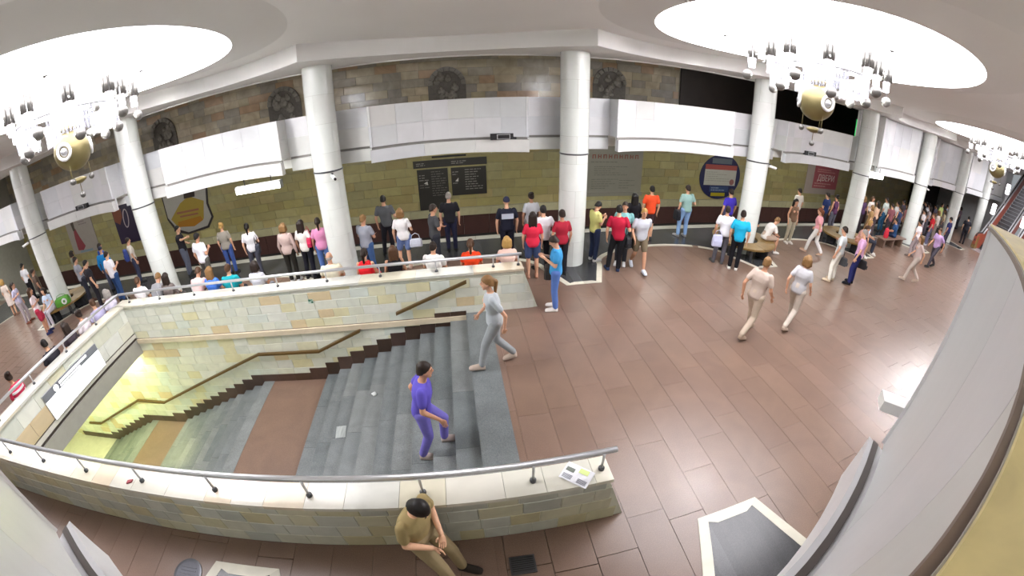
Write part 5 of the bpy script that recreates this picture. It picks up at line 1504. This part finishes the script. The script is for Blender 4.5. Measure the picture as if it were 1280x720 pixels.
def spread(pts, mind, fixed=0.66, it=60, line=False):
    """push standing people apart so that nobody stands inside a neighbour or a column"""
    P = [Vector((x, y)) for x, y in pts]
    for _ in range(it):
        for i in range(len(P)):
            for j in range(i):
                d = P[i]-P[j]
                if line: d.y = 0.0
                L = d.length
                if L < mind:
                    d = d/L if L > 1e-3 else Vector((1, 0))
                    P[i] += d*(mind-L)*0.5; P[j] -= d*(mind-L)*0.5
            if not line:
                for cx in CX:
                    d = P[i]-Vector((cx, COLY))
                    if d.length < fixed: P[i] = Vector((cx, COLY))+d.normalized()*fixed
                if P[i].y > 11.3: P[i].y = 11.3
                if P[i].y < 8.35 and -10.2 < P[i].x < 1.3: P[i].y = 8.35
                for (bx0, bx1, by0, by1) in ((17.0, 19.8, 8.3, 9.5),):
                    if bx0 < P[i].x < bx1 and by0 < P[i].y < by1: P[i].y = by1
    return P
def crowd(rows, group, ymax=11.2):
    pts = []
    for r in rows:
        q = at_z(r[0], r[1], r[2]); x, y = q.x, q.y
        if y > ymax: s = ymax/y; x, y = x*s, ymax
        pts.append((x, y))
    for q, (hx, hy, h, kind, fem, rz, top, bot, hair, label, shoes) in zip(spread(pts, 0.50), rows):
        person((q.x, q.y), rz, h, kind, fem, top, bot, hair, label, group, shoes, z=0.006)
crowd(WAIT+CROWD, GW)

SEAT = [  # on the long bench behind the far parapet
 (170, 327, 'sit', 0, 5, ('short','#e6e2e0'), ('trousers','#3a3c48'), ('short','brown'), 'seated boy in white shirt with brown hair at the stairwell corner'),
 (181, 334, 'sitlean', 0, 0, ('short','#8c8c90'), ('trousers','#33353d'), ('short','fair'), 'seated fair-haired person in grey checked shirt bending forward'),
 (197, 329, 'sit', 1, 5, ('long','#6b625e'), ('trousers','#55504e'), ('long','dark'), 'seated woman in brown-grey cardigan with long dark hair'),
 (241, 327, 'sitlean', 0, 5, ('short','#d9b6b2'), ('trousers','#5a4a4a'), ('short','brown'), 'seated person in pale pink shirt leaning forward'),
 (253, 327, 'sit', 1, 0, ('short','#4876cc'), ('trousers','#33405c'), ('long','fair'), 'seated woman in blue shirt with long fair hair'),
 (282, 325, 'sit', 0, 5, ('short','#1c96a0'), ('trousers','#2b2e36'), ('short','brown'), 'seated man in teal T-shirt'),
 (315, 319, 'sit', 1, 0, ('short','#c3c4cc'), ('trousers','#8b8d96'), ('bob','dark'), 'seated woman in pale grey shirt with bushy dark hair'),
 (410, 311, 'sit', 0, 10, ('short','#d5cfb8'), ('trousers','#6b6658'), ('bald','grey'), 'seated balding man in cream shirt in front of the column'),
 (454, 312, 'sit', 1, -5, ('none','#d8232c'), ('skirt','#d8232c'), ('pony','dark'), 'seated woman in bright red dress with dark ponytail'),
 (490, 303, 'sit', 1, 10, ('none','#17161a'), ('trousers','#2b2250'), ('long','brown'), 'seated woman in black with long brown hair'),
 (539, 297, 'sit', 0, -15, ('short','#dcdcd8'), ('trousers','#54565c'), ('short','dark'), 'seated man in white polo shirt with a bag strap'),
 (587, 295, 'sit', 1, -5, ('short','#e2431c'), ('skirt','#e2431c'), ('pony','brown'), 'seated woman in orange dress with brown ponytail'),
 (633, 289, 'sit', 1, 0, ('short','#dfc0b2'), ('trousers','#4a6fc0'), ('bob','blond'), 'seated woman in pale pink top and blue trousers at the end of the bench'),
]
sx = spread([(at_y(r[0], r[1], 7.92).x, 7.84) for r in SEAT], 0.56, line=True)
for q, (hx, hy, kind, fem, rz, top, bot, hair, label) in zip(sx, SEAT):
    person((q.x, 7.84), rz, 1.32, kind, fem, top, bot, hair, label, GS, '#2a2624', dress='dress' in label, z=0.0)
SIDE = [  # on the bench behind the short end parapet, facing away from the stairwell
 (133, 380, 'sit', 1, 90, ('short','#c9c4d4'), ('trousers','#8d8a9a'), ('bob','grey'), 'seated grey-haired woman in pale lilac top behind the end parapet corner'),
 (119, 388, 'sit', 0, 85, ('short','#aaa6c4'), ('trousers','#4a4a5c'), ('short','brown'), 'seated man in lilac shirt behind the end parapet'),
 (101, 391, 'sit', 1, 95, ('short','#d2c8cc'), ('skirt','#2a2a30'), ('bun','dark'), 'seated woman in white blouse and black skirt behind the end parapet'),
 (86, 409, 'sit', 1, 90, ('short','#3a3238'), ('skirt','#cfc4c0'), ('long','dark'), 'seated woman in black top and pale skirt behind the end parapet'),
 (57, 432, 'sit', 0, 90, ('short','#2b2a30'), ('trousers','#26262c'), ('short','black'), 'seated dark-haired man in black above the white sign'),
 (13, 474, 'sit', 1, 95, ('short','#b8304c'), ('trousers','#4a4048'), ('bun','dark'), 'seated woman in red and white striped shirt behind the end parapet'),
]
sy_ = [(-9.72*ray(r[0], r[1]).y/ray(r[0], r[1]).x) for r in SIDE]
sy_ = spread([(min(7.2, y), 0) for y in sy_], 0.56, line=True)
for q, (hx, hy, kind, fem, rz, top, bot, hair, label) in zip(sy_, SIDE):
    y = q.x
    person((-9.68, y), rz, 1.32, kind, fem, top, bot, hair, label, GS, z=0.0)
def round_seat(hx, hy, cx, ang, kind, fem, top, bot, hair, label, h=1.30):
    a = math.radians(ang)
    person((cx+0.80*math.cos(a), COLY+0.80*math.sin(a)), ang-90, h, kind, fem, top, bot, hair, label, GS, '#d0cdc6', z=0.0)
round_seat(0, 0, 8.95, -15, 'sitlean', 0, ('short','#dcd8d2'), ('shorts','#b9a594'), ('short','fair'), 'seated boy in white tank top leaning forward on the round bench')
round_seat(0, 0, 8.95, 35, 'sit', 0, ('short','#33363e'), ('trousers','#2b2c33'), ('short','black'), 'seated man in dark vest behind the boy on the round bench')
round_seat(0, 0, 14.95, -55, 'sit', 1, ('short','#bcd4e4'), ('trousers','#3c3f4c'), ('bob','blond'), 'seated blonde woman in pale blue shirt next to the red poster column')
round_seat(0, 0, 14.95, -105, 'sitlean', 1, ('short','#d4a69c'), ('shorts','#b9836e'), ('bob','brown'), 'seated woman in salmon top leaning forward next to the red poster column')
round_seat(0, 0, -15.05, -72, 'sit', 1, ('short','#b9c9dc'), ('trousers','#c5c0cc'), ('bob','dark'), 'seated woman in pale blue at the leftmost column')
person((18.5, 8.82), 20, 1.32, 'sit', 0, ('short','#27466e'), ('trousers','#2c3a58'), ('short','black'), 'seated person in navy blue on the brown granite bench', GS)

# boy in blue at the end of the parapet
q = at_z(693, 386, 0.0)
person((q.x, q.y), 75, 1.66, 'phone', 0, ('short','#3c8ec4'), ('trousers','#5674b4'), ('short','dark'), 'boy in turquoise patterned shirt and blue jeans beside the stair entrance', GW, '#dcd8d2', z=0.006)
# young man leaning on the near parapet
person((-0.66, 1.78), 180+58, 1.62, 'lean', 0, ('short','#93825a'), ('trousers','#8a7a5c'), ('short','black'), 'young man in khaki shirt and trousers leaning on the near stair parapet with bowed head', GK, '#2c2622', z=0.006)
# walkers in the hall and on the stairs
q = at_z(926, 419, 0.0); person((q.x+0.1, q.y), -75, 1.72, 'walk', 0, ('short','#b9a89c'), ('trousers','#bfae9c'), ('short','fair'), 'man in pale beige shirt and trousers walking across the brown floor', GK, '#b5a08e', z=0.006)
q = at_z(982, 408, 0.0); person((q.x, q.y), -75, 1.70, 'walk', 1, ('short','#b4b3b6'), ('trousers','#c7bcb0'), ('bob','fair'), 'woman in pale grey top and cream trousers walking across the brown floor', GK, '#c0ae9e', z=0.006)
q = at_z(1136, 352, 0.0); person((q.x, q.y), 40, 1.70, 'walk', 1, ('short','#cdb9b4'), ('trousers','#c9bdb4'), ('long','fair'), 'woman in pale pink top walking before the crowd', GK, '#c0ae9e', z=0.006)
xs = -0.71; person((xs, 3.75), -90, 1.715, 'climb', 0, ('short','#5a4fae'), ('trousers','#6a62ae'), ('short','dark'), 'man in violet shirt climbing the stairs', GK, '#a89a94', z=stair_z(-0.82)+0.003)
q = at_z(610, 452, 0.9); person((0.46, 5.2), 90, 1.70, 'walk', 1, ('short','#a5abaf'), ('trousers','#8b8f92'), ('pony','fair'), 'woman in pale grey top at the top of the stairs', GK, '#b0a094', z=0.008)

# ================================================================ bags and small belongings
def bag_mesh(w_, d_, h_, mat, strap=True):
    m = Solid()
    secs = []
    for t, k in ((0, 0.86), (0.06, 0.97), (0.5, 1.0), (0.9, 0.9), (1.0, 0.7)):
        secs.append([(w_/2*k*c, d_/2*k*s, h_*t) for c, s in ((-1,-0.6),(-0.8,-1),(0.8,-1),(1,-0.6),(1,0.6),(0.8,1),(-0.8,1),(-1,0.6))])
    m.strip(secs)
    return m
def bag(name, label, pos, rz, w_, d_, h_, col, strap=0.25, cat='bag', pocket=True):
    t = empty(name, pos, math.radians(rz), label=label, category=cat, group='bags and backpacks of the people')
    mt = 'bagcloth_'+col
    if mt not in MATS: M(mt, col, 0.6, var=0.15, scale=12)
    bag_mesh(w_, d_, h_, mt).build('bag_body', mt, t)
    if strap:
        m = MB(); m.tube([(-w_*0.35, 0, h_*0.95), (-w_*0.25, 0, h_+strap*0.7), (0, 0, h_+strap), (w_*0.25, 0, h_+strap*0.7), (w_*0.35, 0, h_*0.95)], 0.010, 6); m.build('strap', mt, t)
    if pocket: MB().box(-w_*0.3, w_*0.3, -d_*0.62, -d_*0.48, h_*0.12, h_*0.5).build('pocket', mt, t)
    return t
def near_person(hx, hy, h, dx, dy, z):
    q = at_z(hx, hy, h)
    if q.y > 11.2: q = q*(11.2/q.y)
    return (q.x+dx, q.y+dy, z)
bag('backpack', 'blue backpack on the back of the young man in cream shirt', near_person(158,298,1.72, -0.08,-0.22,0.95), -35, 0.30, 0.16, 0.44, '#24397e', 0)
bag('shoulder_bag', 'raspberry red shoulder bag beside the woman in pink shirt', near_person(395,273,1.70,-0.30,-0.05,0.98), 15, 0.14, 0.34, 0.26, '#c2204e', 0.3)
bag('handbag', 'white handbag held by the woman in denim shorts', near_person(499,261,1.68,0.34,-0.05,0.62), 0, 0.34, 0.12, 0.22, '#c8ccd8', 0.16)
bag('shoulder_bag', 'dark shoulder bag of the woman in white blouse', near_person(307,280,1.68,0.26,-0.10,0.80), 20, 0.14, 0.30, 0.26, '#2a2d3a', 0.3)
bag('backpack', 'black shoulder bag in the hands of the boy in blue', tuple(at_z(685, 340, 0.80)-Vector((0,0,0.12))), 75, 0.34, 0.16, 0.26, '#2b2622', 0.12)
bag('shopping_bag', 'white and blue plastic bag of the man in grey trousers', near_person(916,260,1.72,-0.40,-0.05,0.62), -20, 0.30, 0.12, 0.34, '#b9bcd6', 0.14)
bag('shoulder_bag', 'black bag on the hip of the man in dark red T-shirt', near_person(775,257,1.76,0.28,-0.02,0.66), 0, 0.16, 0.30, 0.28, '#1f1f24', 0.3)
bag('briefcase', 'black briefcase of the man in lilac shirt', near_person(1083,288,1.74,0.33,0.0,0.50), 25, 0.10, 0.36, 0.28, '#15151a', 0.10, 'briefcase')
bag('handbag', 'dark bag of the man in white trousers', near_person(1058,284,1.72,0.33,0.0,0.50), 20, 0.12, 0.32, 0.26, '#3a3c40', 0.14)
bag('backpack', 'black backpack standing beside the man in light blue jeans', near_person(861,232,1.78,-0.32,0.0,0.62), 0, 0.14, 0.30, 0.34, '#1c1e26', 0.12)
bag('backpack', 'red backpack on the brown granite bench', (17.75, 8.85, 0.445), 30, 0.34, 0.20, 0.40, '#c01c34', 0.08)
gb = bag('sports_bag', 'bright green bag with a round white emblem on the bench at the leftmost column', (-14.36, 8.78, 0.445), 35, 0.62, 0.30, 0.30, '#4f8f2c', 0.10, pocket=False)
m = MB(); m.prism([(0.12+0.11*math.cos(2*math.pi*k/20), 0.15+0.11*math.sin(2*math.pi*k/20)) for k in range(20)], -0.165, -0.148, 'y'); m.build('round_emblem', colmat('#d6d8d8'), gb)
m = MB(); m.prism([(0.12+0.05*math.cos(2*math.pi*k/16), 0.15+0.05*math.sin(2*math.pi*k/16)) for k in range(16)], -0.168, -0.160, 'y'); m.build('emblem_centre', colmat('#5a8a4a'), gb)
# back patch of the officer, stripes of the seated woman's shirt, phone
for o in bpy.data.objects:
    if o.name.startswith('person') and o.get('label', '').startswith('officer'):
        MB().box(-0.15, 0.15, -0.165, -0.145, 1.20, 1.33).build('back_patch', colmat('#aab0bd'), o)
    if o.name.startswith('person') and 'striped' in o.get('label', '') and 'seated' in o.get('label', ''):
        for zz in (0.68, 0.80, 0.92):
            m = MB(); secs = []
            for i in range(25):
                t = 2*math.pi*i/24; secs.append([((0.185+q)*math.cos(t), 0.02+(0.135+q)*math.sin(t), zz+z_) for q, z_ in ((0,-0.025),(0.012,-0.025),(0.012,0.025),(0,0.025))])
            m.strip(secs, False).build('white_stripe', colmat('#d8d2d4'), o)
ph = empty('phone', near_person(738,252,1.68,0.30,0.08,1.22), math.radians(-75), label='small phone in the hands of the person in pale yellow shirt', category='phone')
MB().box(-0.035, 0.035, -0.005, 0.005, 0, 0.13).build('case', 'black', ph); MB().box(-0.03, 0.03, -0.0065, -0.005, 0.012, 0.118).build('screen', colmat('#8a97a8'), ph)
